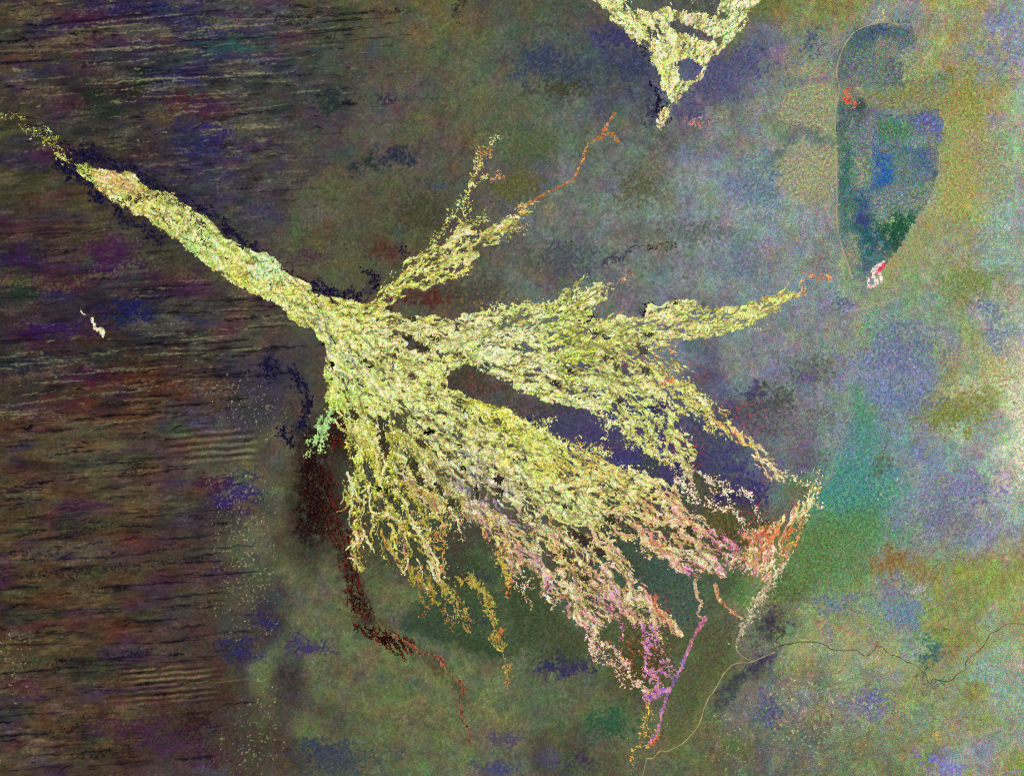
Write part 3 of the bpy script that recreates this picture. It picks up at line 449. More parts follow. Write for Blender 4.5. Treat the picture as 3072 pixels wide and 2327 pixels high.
STROKES = {                                                     # threads of reed: points, width at start and end, fill
 'pan': [([(0,345),(30,344),(60,358),(75,385),(105,395),(140,405),(165,430),(180,455),(205,488)], 5, 8)],
 'ne': [([(1289,742),(1316,700),(1355,644),(1393,596),(1412,560),(1417,500),(1438,465),(1460,455)], 4, 4), ([(1389,662),(1400,620),(1412,580)], 5, 4), ([(1403,576),(1440,545),(1475,528),(1505,518)], 5, 4), ([(1420,520),(1436,495),(1455,470),(1480,462)], 5, 3),
        ([(1476,430),(1478,415),(1490,399)], 4, 3), ([(1490,735),(1520,700),(1560,650)], 4, 4)],
 'thread': [([(1560,632),(1590,606),(1640,580),(1668,566),(1710,545),(1725,531),(1748,483),(1762,430),(1800,413),(1814,392),(1831,358),(1845,340)], 4, 3.2), ([(1841,403),(1846,415),(1850,424)], 5, 5), ([(1800,413),(1825,404),(1841,400)], 5, 4)],
 'north': [([(1820,860),(1845,845),(1870,832),(1895,822)], 4, 3)],
 'eastarm': [([(2405,890),(2412,850),(2425,822),(2439,820),(2453,828),(2485,839),(2507,828)], 6, 4), ([(2425,820),(2410,815)], 4, 3), ([(2251,978),(2280,985),(2310,982)], 3, 2)],
 'lace': [([(1700+330,1420),(2092,1408),(2126,1428),(2161,1452),(2196,1470),(2241,1483)], 9, 6), ([(2030,1440),(2060,1470),(2092,1494),(2144,1511),(2178,1532),(2213,1556),(2230,1581),(2282,1588)], 9, 4), ([(2126,1428),(2140,1470),(2150,1510)], 6, 4),
          ([(2161,1452),(2200,1500),(2215,1550)], 4, 3), ([(2241,1483),(2270,1510),(2285,1550)], 4, 3), ([(2071,1529),(2090,1560),(2105,1590)], 5, 4)],
 'fault': [([(2450,1404),(2457,1428),(2450,1460),(2430,1500),(2400,1570)], 4, 4), ([(2474,1459),(2453,1501),(2419,1560),(2391,1615),(2356,1678),(2332,1726)], 5, 5), ([(2321,1400),(2373,1417),(2391,1452),(2425,1452)], 4, 4),
           ([(2203,1655),(2250,1660),(2304,1650)], 4, 4), ([(2196,1699),(2240,1712),(2310,1715)], 4, 4), ([(2215,1655),(2220,1690),(2240,1712)], 3, 3), ([(2260,1658),(2262,1690),(2270,1714)], 3, 3)],
 'finger_a': [([(1085,1240),(1070,1285),(1052,1331),(1062,1380),(1075,1428)], 11, 7)],
 'finger_b': [([(1101,1262),(1110,1310),(1129,1372),(1118,1400),(1136,1438),(1119,1470),(1098,1511),(1122,1546),(1122,1600)], 11, 4), ([(1160,1500),(1158,1530),(1140,1560)], 6, 4)],
 'finger_c': [([(1150,1330),(1167,1379),(1185,1435),(1205,1476),(1219,1529),(1216,1598),(1219,1650),(1212,1710)], 10, 4), ([(1120,1400),(1160,1450),(1190,1490)], 8, 6)],
 'finger_d': [([(1195,1330),(1225,1400),(1240,1476),(1254,1529),(1282,1581),(1289,1633),(1289,1706)], 9, 5), ([(1254,1400),(1275,1450),(1310,1500),(1335,1525)], 7, 5), ([(1285,1420),(1320,1470),(1350,1530),(1410,1532)], 7, 5)],
 'finger_e': [([(1056,1440),(1050,1476),(1064,1529),(1070,1615),(1073,1667),(1085,1710)], 8, 5)],
 'green': [([(1000,1235),(975,1262),(950,1300),(940,1330),(925,1362)], 12, 9), ([(968,1300),(968,1365)], 9, 6)],
 'clump_a': [([(1254,1725),(1285,1760),(1310,1790)], 20, 8), ([(1254,1767),(1278,1815),(1264,1842)], 4, 3), ([(1300,1790),(1334,1826),(1351,1864),(1358,1885)], 7, 3)],
 'clump_b': [([(1330,1760),(1370,1790),(1386,1840)], 14, 6), ([(1386,1843),(1405,1855),(1421,1867)], 5, 3), ([(1370,1850),(1400,1885),(1412,1895)], 5, 3)],
 'clump_c': [([(1390,1735),(1440,1765),(1470,1800),(1469,1836),(1490,1885),(1487,1913),(1504,1940),(1521,1972),(1528,2010),(1514,2041),(1521,2055)], 15, 3), ([(1490,1885),(1511,1899)], 6, 5)],
 'hook': [([(1490,1650),(1510,1700),(1525,1735),(1528,1775)], 10, 9)],
 'net_a': [([(1779,1895),(1814,1927),(1848,1947),(1859,1975),(1883,2006),(1911,2034),(1925,2069),(1946,2090)], 8, 8), ([(1779,1930),(1815,1980),(1850,2010),(1883,2060)], 9, 4), ([(1911,2034),(1925,2080),(1945,2095)], 5, 4), ([(1770,1910),(1776,1968),(1800,1990)], 10, 6)],
 'net_b': [([(1905,1865),(1928,1878),(1932,1920),(1946,1940),(1939,1982),(1949,2024),(1970,2041),(1970,2075)], 8, 8), ([(1960,1870),(1965,1930),(1990,1970),(2005,2000)], 7, 4), ([(1850,1862),(1872,1890),(1874,1920)], 5, 4), ([(1938,2010),(1980,2010),(2019,2034)], 6, 5)],
 'net_c': [([(2116,1854),(2085,1899),(2071,1937),(2058,1965),(2040,2010),(2015,2058),(2001,2090),(1987,2128),(1980,2163),(1970,2201),(1946,2228)], 6, 5), ([(1946,2090),(2000,2070)], 16, 10), ([(1980,2010),(1995,2020),(2019,2034)], 6, 5)],
 'tail': [([(1942,2093),(1946,2145),(1939,2180),(1946,2211)], 7, 5), ([(1946,2225),(1918,2229),(1897,2246),(1897,2274),(1902,2305)], 5, 3), ([(1960,2215),(1980,2190)], 6, 5)],
 'link': [([(2085,1740),(2092,1791),(2105,1808),(2092,1840),(2105,1854),(2116,1850)], 6, 4)],
 'link_b': [([(2147,1755),(2157,1798),(2189,1829),(2227,1856)], 6, 4)],
 'shore': [([(2320,1740),(2290,1785),(2258,1826),(2230,1885),(2206,1930)], 11, 5)],
 'small': [([(243,930),(253,945)], 3, 3), ([(275,955),(280,975),(285,985)], 4, 4), ([(285,975),(290,990),(300,988),(304,1002)], 5, 4), ([(306,985),(311,1000),(309,1010)], 5, 3)],
 'ring': [([(2651,787),(2632,800),(2620,811),(2622,832),(2634,849)], 6, 5.5), ([(2606,838),(2606,856),(2616,861),(2634,850)], 5.5, 5), ([(2644,842),(2641,825),(2632,815)], 6, 5)],
 'pinkblob': [([(2650,792),(2640,805),(2633,818)], 9, 6)],
 'redlake': [([(2537,276),(2550,294),(2565,310)], 8, 11)],
 'trail': [([(1178,1906),(1230,1933),(1261,1958),(1296,1965),(1323,1975),(1341,2017),(1365,2034),(1389,2051),(1389,2086),(1379,2107),(1389,2121),(1379,2149),(1395,2170),(1410,2194),(1403,2222)], 5, 4)],
 'orangeknot': [([(1975,2205),(1945,2228)], 9, 7)],
 'redspeck': [([(2062,370),(2110,368),(2160,350)], 6, 6)],
 'thinridge': [([(2632,60),(2640,45),(2658,20)], 4, 3)],
 'redtongue': [([(1180,1110),(1195,1125),(1205,1140)], 7, 8)],
}
def trace(x, y, n, step=9., wob=.5, seed=0):
    r = np.random.default_rng(seed); out = [(x, y)]; h = 0.
    for _ in range(n):
        vx = float(sample(SX, np.array(x), np.array(y))); vy = float(sample(SY, np.array(x), np.array(y)))
        h = .8 * h + wob * r.standard_normal() * .55; c, s = math.cos(h), math.sin(h)
        x += step * (vx * c - vy * s); y += step * (vx * s + vy * c); out.append((x, y))
    return out
r_ = np.random.default_rng(5)
def comb(k, a, b, n, l0, l1, w0, w1, seed):
    for i in range(n):
        t = (i + r_.random()) / n
        STROKES.setdefault(k, []).append((trace(a[0] + (b[0] - a[0]) * t, a[1] + (b[1] - a[1]) * t, int((l0 + (l1 - l0) * r_.random()) / 9), 9., .5, seed + i), w0 * (.75 + .6 * r_.random()) + .6, w1 + 1.1))
comb('fan', (1030,1255), (1250,1330), 24, 120, 420, 5.5, 2.2, 100); comb('fan', (1060,1400), (1330,1500), 18, 100, 300, 4.2, 2.0, 200); comb('fan', (1200,1330), (1420,1520), 12, 60, 240, 5., 2.2, 300)
comb('lower', (1450,1600), (1640,1740), 10, 80, 200, 5, 2.5, 400); comb('lower', (1700,1760), (1950,1780), 12, 80, 190, 5, 2.5, 500); comb('se', (1900,1080), (2080,1180), 14, 120, 300, 5, 2.2, 600)
comb('center', (1780,1225), (1960,1360), 10, 60, 200, 5, 2.2, 700); comb('south', (1500,1225), (1900,1420), 12, 40, 130, 5, 2.2, 800); comb('pink', (1860,1600), (2080,1660), 10, 60, 160, 5, 2.4, 900)
comb('north', (1450,930), (1760,905), 12, 50, 140, 5, 2.2, 1000); comb('ne', (1330,735), (1500,690), 9, 60, 180, 5, 2.2, 1100); comb('fault', (2210,1600), (2330,1560), 8, 80, 200, 4, 2.2, 1200)
smask = {}
for k, L in STROKES.items():
    f = np.zeros((NY, NX), np.float32)
    for pts, a, b in L: f = np.maximum(f, stroke(pts, a, b, k in ('ring', 'pinkblob', 'small', 'thread', 'trail', 'net_c', 'link', 'link_b')))
    smask[k] = f
FILL = dict(fan=.06, lower=.14, pink=.14, se=.14, center=.14, south=.14, north=.14, ne=.14, finger_a=.30, finger_b=.36, finger_c=.4, finger_d=.4, finger_e=.45, clump_a=.4, clump_b=.4, clump_c=.32, green=.3, small=.0, ring=.0, pinkblob=0., redlake=.14, redtongue=.05, hook=.1, trail=.5, thread=.30, redspeck=.36, thinridge=.1)
channel = np.zeros((NY, NX), np.float32)

names = list(P) + [k for k in STROKES if k not in P]
score = np.zeros((len(names), NY, NX), np.float32)
for i, k in enumerate(names):
    if k in P: score[i] = np.where(field > .52, SOFT[k] + .001 - (.5 if k == 'fan' else 0), 0)
    if k in smask:
        s = smask[k] + FILL.get(k, .2) * (.8 * LACE + .25 * fine) * np.clip(smask[k] * 2.2, 0, 1)
        score[i] = np.maximum(score[i], np.where(s > .52, .35 + .6 * smask[k] if k not in P else (.02 if k == 'fan' else .3), 0))
owner = score.argmax(0); wet = score.max(0) > 0
del score

# ------------------------------------------------------------------ marsh colours
MC = [(60,360,(112,124,54)),(130,405,(130,150,54)),(200,480,(140,160,60)),(250,530,(150,168,66)),(340,530,(190,150,96)),(370,575,(180,170,110)),(420,620,(182,186,98)),(520,680,(188,200,112)),(600,720,(170,205,132)),(560,660,(190,190,120)),(700,770,(192,202,110)),(800,800,(166,215,170)),(740,850,(204,198,88)),(850,870,(200,208,110)),
 (900,900,(206,212,108)),(1000,960,(216,222,112)),(1050,920,(222,222,112)),(1000,1050,(196,206,124)),(1060,1100,(200,218,138)),(1000,1180,(160,196,66)),(1120,1060,(196,200,130)),(1180,850,(190,184,54)),(1130,880,(196,190,80)),(1300,800,(188,188,112)),(1280,770,(186,180,60)),(1400,740,(178,178,104)),(1340,830,(190,180,90)),
 (1500,690,(192,182,112)),(1600,600,(192,140,60)),(1700,545,(192,66,84)),(1300,930,(170,150,60)),(1250,985,(200,196,150)),(1400,1000,(212,206,164)),(1500,1060,(216,222,168)),(1440,1085,(186,234,176)),(1380,1090,(196,200,100)),(1600,1000,(196,206,140)),(1680,1010,(172,206,86)),(1700,1050,(150,180,40)),(1800,980,(192,198,96)),
 (1550,1120,(218,216,154)),(1640,1110,(216,216,160)),(1790,870,(206,206,150)),(2000,950,(196,186,122)),(2150,960,(202,206,122)),(2250,950,(202,208,112)),(2380,895,(206,190,92)),(2420,845,(192,110,82)),(1900,1000,(182,182,102)),(1850,1080,(154,150,84)),(1950,1060,(206,206,134)),(2000,1090,(204,160,80)),
 (1950,1150,(206,208,122)),(1800,1190,(198,208,142)),(1950,1230,(190,218,122)),(2000,1300,(198,206,112)),(2060,1370,(196,186,122)),(2100,1200,(208,204,122)),(2200,1300,(224,150,86)),(2180,1270,(226,190,110)),(2290,1350,(244,206,176)),(2340,1410,(222,180,150)),(1250,1180,(206,212,124)),(1350,1250,(206,212,132)),
 (1450,1200,(196,196,62)),(1510,1240,(200,208,70)),(1600,1340,(206,218,112)),(1650,1410,(196,186,82)),(1780,1400,(200,170,90)),(1750,1450,(202,196,112)),(1600,1500,(192,212,142)),(1700,1540,(184,222,142)),(1850,1480,(206,206,122)),(1950,1480,(212,206,134)),(1900,1560,(216,180,132)),(2000,1600,(216,172,130)),
 (2080,1640,(216,160,150)),(2165,1620,(210,70,176)),(2185,1670,(176,66,196)),(2160,1700,(206,90,190)),(2050,1560,(210,130,130)),(1450,1500,(152,130,140)),(1330,1400,(170,160,110)),(1550,1600,(172,146,112)),(1650,1650,(190,156,116)),(1600,1700,(180,116,170)),(1750,1700,(196,162,128)),(1700,1800,(190,150,130)),
 (1800,1810,(190,124,180)),(1850,1850,(192,136,140)),(1950,1750,(202,164,132)),(2000,1850,(196,150,122)),(1400,1450,(160,160,150)),(1490,1530,(140,130,160)),(1480,1620,(200,150,70)),(2340,1600,(206,92,56)),(2320,1570,(200,90,60)),(2390,1540,(214,170,130)),(2370,1520,(206,206,140)),(2420,1480,(212,190,140)),(2320,1690,(214,140,142)),(2260,1690,(212,180,150)),
 (1060,1300,(192,200,112)),(1100,1350,(172,170,50)),(1150,1450,(160,172,48)),(1200,1500,(152,142,48)),(1220,1620,(158,126,46)),(1070,1600,(150,124,46)),(1300,1560,(170,140,70)),(1060,1450,(160,180,90)),
 (1850,60,(222,232,164)),(2000,150,(236,240,180)),(2200,60,(222,248,184)),(2030,280,(230,234,176)),(1995,370,(212,180,164)),(2080,40,(190,170,150)),(1950,190,(224,226,120)),(1900,110,(226,230,160))]
mp = np.array([m[:2] for m in MC], float); mcol = np.array([m[2] for m in MC], np.float32) / 255.
cx, cy = PX[::q, ::q], PY[::q, ::q]
num = np.zeros(cx.shape + (3,)); den = np.zeros(cx.shape)
for p, c in zip(mp, mcol):
    w = 1. / ((cx - p[0]) ** 2 + (cy - p[1]) ** 2 + 250.) ** 1.9
    num += w[..., None] * c; den += w
M = np.stack([upq(num[..., k] / den) for k in range(3)], -1).astype(np.float32)
M = np.stack([sample(M[..., k].copy(), PX + 16 * wc + 20 * wa, PY + 16 * wd + 20 * wb) for k in range(3)], -1)
# mixed reed, grass and sedge stands
def mix(n, lo, hi, c, a, region=1.):
    w = (smooth(lo, hi, n) * a * region)[..., None]; M[:] = M * (1 - w) + col(c) * w
mixA, mixB, mixC = fbm(20, 101, .9), fbm(18, 102, .9), fbm(16, 103, .9)
south = smooth(1250, 1600, PY)
mix(mixA, .7, 1.8, (236,240,180), .6); mix(mixB, .8, 1.9, (196,176,60), .55); mix(mixC, .9, 2., (150,216,150), .5, 1 - south)
mix(mixC, .9, 2., (206,96,150), .55, south * smooth(1250, 1500, PX)); mix(-mixB, .9, 1.9, (206,80,50), .6, south * .6 * smooth(1200, 1800, PX) + .10)
mix(-mixA, .9, 1.9, (118,116,52), .65)
mixD, mixE = fbm(46, 104, 1.1), fbm(40, 105, 1.1)
mix(mixD, .3, 1.5, (242,244,208), .6); mix(mixE, .4, 1.6, (138,128,56), .62); mix(-mixD, .6, 1.8, (110,108,66), .6); mix(-mixE, .7, 1.8, (186,216,80), .55)
mix(BAND, .5, 1.8, (236,242,190), .35); mix(-BAND, .4, 1.7, (132,122,54), .6, .8); mix(BAND2, .9, 1.9, (236,240,190), .3); mix(-BAND2, .7, 1.9, (112,106,52), .55)
M = M * np.exp(.05 * fine + .09 * SHORT + .05 * bn + .10)[..., None]
ml_ = M.mean(-1, keepdims=True); M = np.clip(ml_ + (M - ml_) * 1.10 + .01, .02, 1)
for k in range(3): M[..., k] *= np.exp(.08 * fbm(9, 110 + k, .9))
bluebelt = stroke([(960,1000),(1080,1120),(1200,1200),(1300,1300),(1400,1420),(1480,1500),(1560,1600)], 55)
sq1 = fbm(13, 96, 1.6, fine=3); sq2 = drawn(fbm(15, 97, 2., fine=3), 9)
w_ = (TB * smooth(.25, .5, TBI))[..., None] * .6; M = M * (1 - w_) + col((240,242,196)) * w_
w_ = (TB * smooth(.25, .1, TBI))[..., None] * .5; M = M * (1 - w_) + col((176,206,84)) * w_
sth = (smooth(1330, 1600, PY) * smooth(1000, 1300, PX))
def strand(lo, hi, c, a, reg=1.):
    global M
    k_ = (smooth(lo - .02, lo, TID) * smooth(hi + .02, hi, TID) * smooth(.1, .6, TH) * a * wt * reg)[..., None]; M = M * (1 - k_) + col(c) * k_
strand(0, .22, (240,238,204), .65); strand(.22, .34, (196,196,70), .6, 1 - .6 * sth); strand(.34, .46, (206,140,66), .55, .25 + .75 * sth); strand(.46, .58, (196,110,160), .6, sth); strand(.58, .66, (206,74,60), .6, .15 + .6 * sth); strand(.66, .76, (150,130,60), .55)
squig = np.maximum(np.exp(-(sq1 / .16) ** 2) * smooth(-.2, .9, mixA + .4 * fine), np.exp(-(sq2 / .15) ** 2) * smooth(-.2, .9, mixB + .3 * fine))
spk = fbm(8, 99, 1.0, fine=1.5)
dark = np.clip(.7 * TD + .30 * squig + smooth(1.2, 2.0, .8 * spk - .45 * BAND2 + .35 * bn), 0, 1)
M = M * (1 - .78 * dark[..., None]) + (col((44,44,34)) * (1 - bluebelt[..., None]) + col((40,48,96)) * bluebelt[..., None]) * .78 * dark[..., None]

# own colours for the stands that differ from the marsh around them
OWN = {'thread': ((176,146,66),(196,78,70)), 'redlake': ((226,62,40),(200,60,60)), 'pinkblob': ((214,66,92),(226,90,100)), 'ring': ((240,210,214),(246,240,214)), 'small': ((228,224,176),(246,240,214)), 'trail': ((136,72,52),(56,40,34)),
       'hook': ((188,182,74),(206,120,66)), 'link': ((206,180,140),(196,120,110)), 'link_b': ((206,160,110),(190,90,70)), 'lace': ((232,226,190),(216,150,140)), 'net_a': ((222,196,150),(190,120,180)), 'net_b': ((196,120,190),(204,150,90)), 'net_c': ((200,130,150),(90,70,200)),
       'tail': ((206,176,70),(206,96,50)), 'orangeknot': ((222,92,46),(206,80,44)), 'clump_a': ((152,152,58),(176,110,56)), 'clump_b': ((156,158,70),(180,110,60)), 'clump_c': ((158,158,64),(180,120,70)), 'green': ((150,190,110),(184,222,168)), 'shore': ((190,196,160),(196,130,100)),
       'redspeck': ((186,120,120),(150,90,130)), 'thinridge': ((176,170,110),(190,180,120)), 'redtongue': ((222,106,84),(214,120,86))}
owncol = M.copy()
for k, (a, b) in OWN.items():
    m = owner == names.index(k)
    t = smooth(.1, 1.7, mixA + .5 * fine)[m][:, None]
    owncol[m] = (col(a) * (1 - t) + col(b) * t) * (np.exp(.08 * fine + .12 * SHORT)[m][:, None] * (1 - .6 * dark[m][:, None]))
# yellow threads redden to their tips
def redden(pts, w, c, a=.9):
    k = (stroke(pts, w * .7) * a)[..., None] * smooth(-1.0, .8, fine + .5 * mott)[..., None]; owncol[:] = owncol * (1 - k) + col(c) * k
redden([(1254,1790),(1278,1815),(1264,1842)], 12, (216,84,52)); redden([(1334,1826),(1351,1864),(1358,1888)], 12, (216,84,52)); redden([(1400,1852),(1421,1867)], 10, (216,84,52)); redden([(1395,1880),(1412,1897)], 10, (216,84,52)); redden([(1500,1890),(1511,1905)], 12, (222,90,56))
redden([(1521,1972),(1528,2010),(1514,2055)], 8, (206,96,60)); redden([(1525,1755),(1528,1785)], 14, (228,92,60)); redden([(1480,462),(1440,468)], 8, (206,90,66)); redden([(1462,531),(1505,518)], 8, (210,50,84)); redden([(1590,590),(1633,585)], 14, (206,90,70))
redden([(1668,562),(1715,540)], 12, (206,46,80)); redden([(1831,345),(1835,375)], 14, (214,96,50)); redden([(1800,415),(1850,424)], 12, (214,66,40)); redden([(1850,845),(1895,822)], 8, (196,60,60)); redden([(2410,815),(2507,828)], 8, (206,70,60)); redden([(2070,1090),(2123,1103)], 16, (214,100,52))
redden([(2020,1050),(2050,1080)], 14, (206,90,50)); redden([(1980,1150),(2010,1130)], 10, (190,60,50)); redden([(2150,1245),(2240,1310)], 10, (206,60,56), .7); redden([(2116,1854),(2071,1937)], 12, (206,86,90)); redden([(2056,1965),(2015,2058)], 9, (96,76,206)); redden([(2040,1990),(2025,2020)], 10, (216,212,214), .6)
redden([(1910,1590),(1990,1640)], 9, (190,50,60), .7); redden([(1640,1660),(1655,1690)], 10, (200,60,60)); redden([(2310,1600),(2390,1590)], 22, (214,84,48), .8); redden([(2230,1615),(2300,1600)], 16, (206,84,52), .8)
redden([(1930,1200),(1950,1240)], 16, (190,230,110), .6); redden([(2150,1340),(2180,1360)], 12, (206,50,60)); redden([(1985,1810),(2010,1880)], 10, (206,80,90)); redden([(1815,1790),(1870,1840)], 14, (204,70,180), .7)
redden([(1960,1790),(1990,1830)], 10, (214,76,70)); redden([(1300,1505+420),(1310,1940)], 6, (200,90,60)); redden([(330,520),(420,580)], 20, (210,110,90), .45); redden([(1350,1440),(1450,1490),(1530,1550)], 12, (76,66,190), .6); redden([(1200,1390),(1240,1470),(1300,1520)], 8, (170,110,170), .6)
redden([(1560,1640),(1620,1700),(1660,1760)], 14, (190,96,190), .6); redden([(1500,1450),(1540,1480)], 14, (60,70,150), .5)

# ------------------------------------------------------------------ dark stands: burnt swamp and dark woodland belts
BURN = {'burnt': [[(925,1372),(910,1350),(905,1390),(912,1440),(900,1520),(895,1590),(930,1610),(990,1590),(1030,1680),(1040,1780),(1060,1830),(1125,1860),(1130,1840),(1090,1790),(1060,1700),(1040,1600),(1010,1520),(995,1440),(975,1380),(985,1300),(960,1310)],
                  [(990,1235),(1040,1240),(1056,1300),(1050,1338),(1010,1340),(985,1330)]],
        'burnt_specks': [[(1050,1860),(1110,1870),(1180,1900),(1240,1920),(1245,1960),(1200,1960),(1130,1930),(1070,1900)]]}
FR = {'fringe_up': [([(200,462),(240,462),(300,480),(350,492),(400,512)], 11, 8), ([(250,450),(290,462)], 14, 10), ([(420,528),(470,560),(510,578)], 8, 7), ([(660,660),(720,715),(765,742)], 9, 8), ([(580,610),(640,640)], 8, 8)],
      'fringe_low': [([(180,492),(222,528),(262,556),(290,582)], 17, 17), ([(290,590),(340,622),(372,645)], 10, 9), ([(395,662),(430,690),(470,715)], 9, 8)],
      'fringe_mid': [([(790,775),(850,822),(890,842),(960,868),(1000,885),(1050,896),(1085,898)], 7, 10), ([(1100,815),(1122,835),(1110,860),(1130,850)], 8, 7), ([(955,850),(980,870)], 8, 8), ([(1205,745),(1225,762)], 9, 7)],
      'fringe_tip': [([(1965,260),(1980,300),(1975,350)], 8, 8), ([(2000,345),(2004,362)], 8, 5), ([(1925,150),(1950,190)], 5, 5)],
      'fringe_west': [([(880,1120),(905,1160),(920,1200),(910,1280)], 13, 12), ([(800,1090),(820,1130)], 20, 16), ([(840,1290),(880,1330)], 16, 12)],
      'fringe_north': [([(1950,920),(1940,945),(1975,940),(2040,905)], 9, 6), ([(1740,945),(1800,965)], 10, 8), ([(1600,925),(1690,935)], 8, 5), ([(1810,1010),(1760,990)], 6, 5)],
      'fringe_fan': [([(1097,1330),(1092,1380),(1100,1420)], 7, 6)]}
dscore = np.zeros((len(BURN) + len(FR), NY, NX), np.float32); dnames = list(BURN) + list(FR)
blk = drawn(fbm(14, 121, 1.4), 14)
for i, k in enumerate(dnames):
    if k in BURN: f = np.clip(sum(blur(inside(p, WX + 4 * wc, WY + 4 * wd).astype(np.float32), 9) for p in BURN[k]), 0, 1)
    else:
        f = np.zeros((NY, NX), np.float32)
        for pts, a, b in FR[k]: f = np.maximum(f, stroke(pts, a, b))
    amp = {'burnt': .8, 'burnt_specks': .5}.get(k, .42)
    s = f + amp * (.75 * blk + .3 * fine + .3 * bn) * np.clip(2 * f, 0, 1) + (-.14 if k == 'burnt' else -.05 if k == 'burnt_specks' else 0)
    dscore[i] = np.where(s > .52, f + .01, 0)
downer = dscore.argmax(0); dwet = (dscore.max(0) > 0) & ~wet
D = np.zeros((NY, NX, 3), np.float32) + col((22, 20, 44))
bm_ = (downer < 2)
t = smooth(-.2, 1.4, mixB)[..., None]; bc = col((14, 8, 8)) * (1 - t) + col((58, 14, 12)) * t
t = (smooth(.5, 1.6, blk + .3 * fine) * smooth(940, 1010, PX) * .85)[..., None]; bc = bc * (1 - t * .75) + col((142, 36, 26)) * t * .75
t = (smooth(.7, 1.7, spk) * .7)[..., None]; bc = bc * (1 - t) + col((88, 84, 64)) * t
D = np.where(bm_[..., None], bc, D * np.exp(.35 * mott)[..., None])

# pale scrub clumps scattered over plains
sz = np.maximum.reduce([poly_mask(np.array(p), 40) * a for p, a in (
   ([(2330,2010),(2520,2000),(2620,2120),(2560,2240),(2380,2260),(2300,2150)], 1.), ([(2160,2120),(2240,2100),(2260,2300),(2140,2320)], .8), ([(2350,1880),(2520,1880),(2520,1990),(2340,1990)], .75),
   ([(650,1160),(800,1150),(830,1300),(700,1260)], 1.), ([(640,1440),(780,1440),(800,1960),(700,1800)], .95), ([(620,1780),(700,1720),(780,1980)], .7), ([(800,2000),(720,2200),(640,2300),(820,2330)], .8), ([(0,1900),(60,1900),(60,2100),(0,2100)], .8),
   ([(2570,1960),(2720,1960),(2720,2140),(2560,2120)], .55), ([(2640,1440),(2700,1440),(2700,1520),(2640,1520)], .8), ([(2230,1780),(2310,1770),(2290,1860),(2230,1870)], 1.0), ([(2990,980),(3072,950),(3072,1200),(3000,1180)], .55), ([(900,1260),(1000,1240),(1060,1340),(940,1360)], .4))])
scr = .85 * fbm(15, 131, 1.7) + .5 * fbm(7, 132, .8)
scrub = (scr + 1.2 * sz + .8 * bn > 2.65) & ~wet & ~dwet & (sz > .12)

# ------------------------------------------------------------------ relief
z = .10 * fbm(90, 141, 3.2) + .004 * mott + west * (.012 * dn2 - .012 * dn)
z = (z - z.min() * .0).astype(np.float32)
z = np.where(lake, z * .25 - .35, z).astype(np.float32)
zm = z + .11 + .012 * np.clip(fine, -1.5, 2) + .02 * SHORT - .03 * dark
def lin(c):
    c = np.clip(c, 0.004, .97)
    return np.where(c < .04045, c / 12.92, ((c + .055) / 1.055) ** 2.4) / ILL

# ------------------------------------------------------------------ materials
def earth(name, grain, scale=5.2, seed=0.):
    m = bpy.data.materials.new(name); m.use_nodes = True; nt = m.node_tree; N, L = nt.nodes, nt.links
    b = N['Principled BSDF']; b.inputs['Roughness'].default_value = .95; b.inputs['Specular IOR Level'].default_value = .04
    at = N.new('ShaderNodeAttribute'); at.attribute_name = 'cover'
    tc = N.new('ShaderNodeTexCoord'); mp = N.new('ShaderNodeMapping'); mp.inputs['Location'].default_value = (seed, seed * .7, 0)
    L.new(tc.outputs['Object'], mp.inputs['Vector'])
    nz = N.new('ShaderNodeTexNoise'); nz.inputs['Scale'].default_value = scale; nz.inputs['Detail'].default_value = .6; nz.inputs['Roughness'].default_value = .8
    L.new(mp.outputs['Vector'], nz.inputs['Vector'])
    sub = N.new('ShaderNodeVectorMath'); sub.operation = 'SUBTRACT'; sub.inputs[1].default_value = (.5, .5, .5); L.new(nz.outputs['Color'], sub.inputs[0])
    ml = N.new('ShaderNodeVectorMath'); ml.operation = 'SCALE'; L.new(sub.outputs[0], ml.inputs[0])
    sa = N.new('ShaderNodeMath'); sa.operation = 'MULTIPLY'; sa.inputs[1].default_value = grain; L.new(at.outputs['Alpha'], sa.inputs[0]); L.new(sa.outputs[0], ml.inputs['Scale'])
    ad = N.new('ShaderNodeVectorMath'); ad.operation = 'ADD'; ad.inputs[1].default_value = (1, 1, 1); L.new(ml.outputs[0], ad.inputs[0])
    mx = N.new('ShaderNodeVectorMath'); mx.operation = 'MAXIMUM'; mx.inputs[1].default_value = (.08, .08, .08); L.new(ad.outputs[0], mx.inputs[0])
    pr = N.new('ShaderNodeVectorMath'); pr.operation = 'MULTIPLY'; L.new(at.outputs['Color'], pr.inputs[0]); L.new(mx.outputs[0], pr.inputs[1])
    L.new(pr.outputs[0], b.inputs['Base Color'])
    bp = N.new('ShaderNodeBump'); bp.inputs['Strength'].default_value = .05; bp.inputs['Distance'].default_value = .06; L.new(nz.outputs['Fac'], bp.inputs['Height']); L.new(bp.outputs['Normal'], b.inputs['Normal'])
    return m
SOIL = earth('savanna_soil', 5.6); REED = earth('reed_cover', 3.2, 5.2, 31.); DARKM = earth('dark_cover', 3.0, 5.2, 57.); WATER = earth('river_water', 1.6, 5.2, 77.)

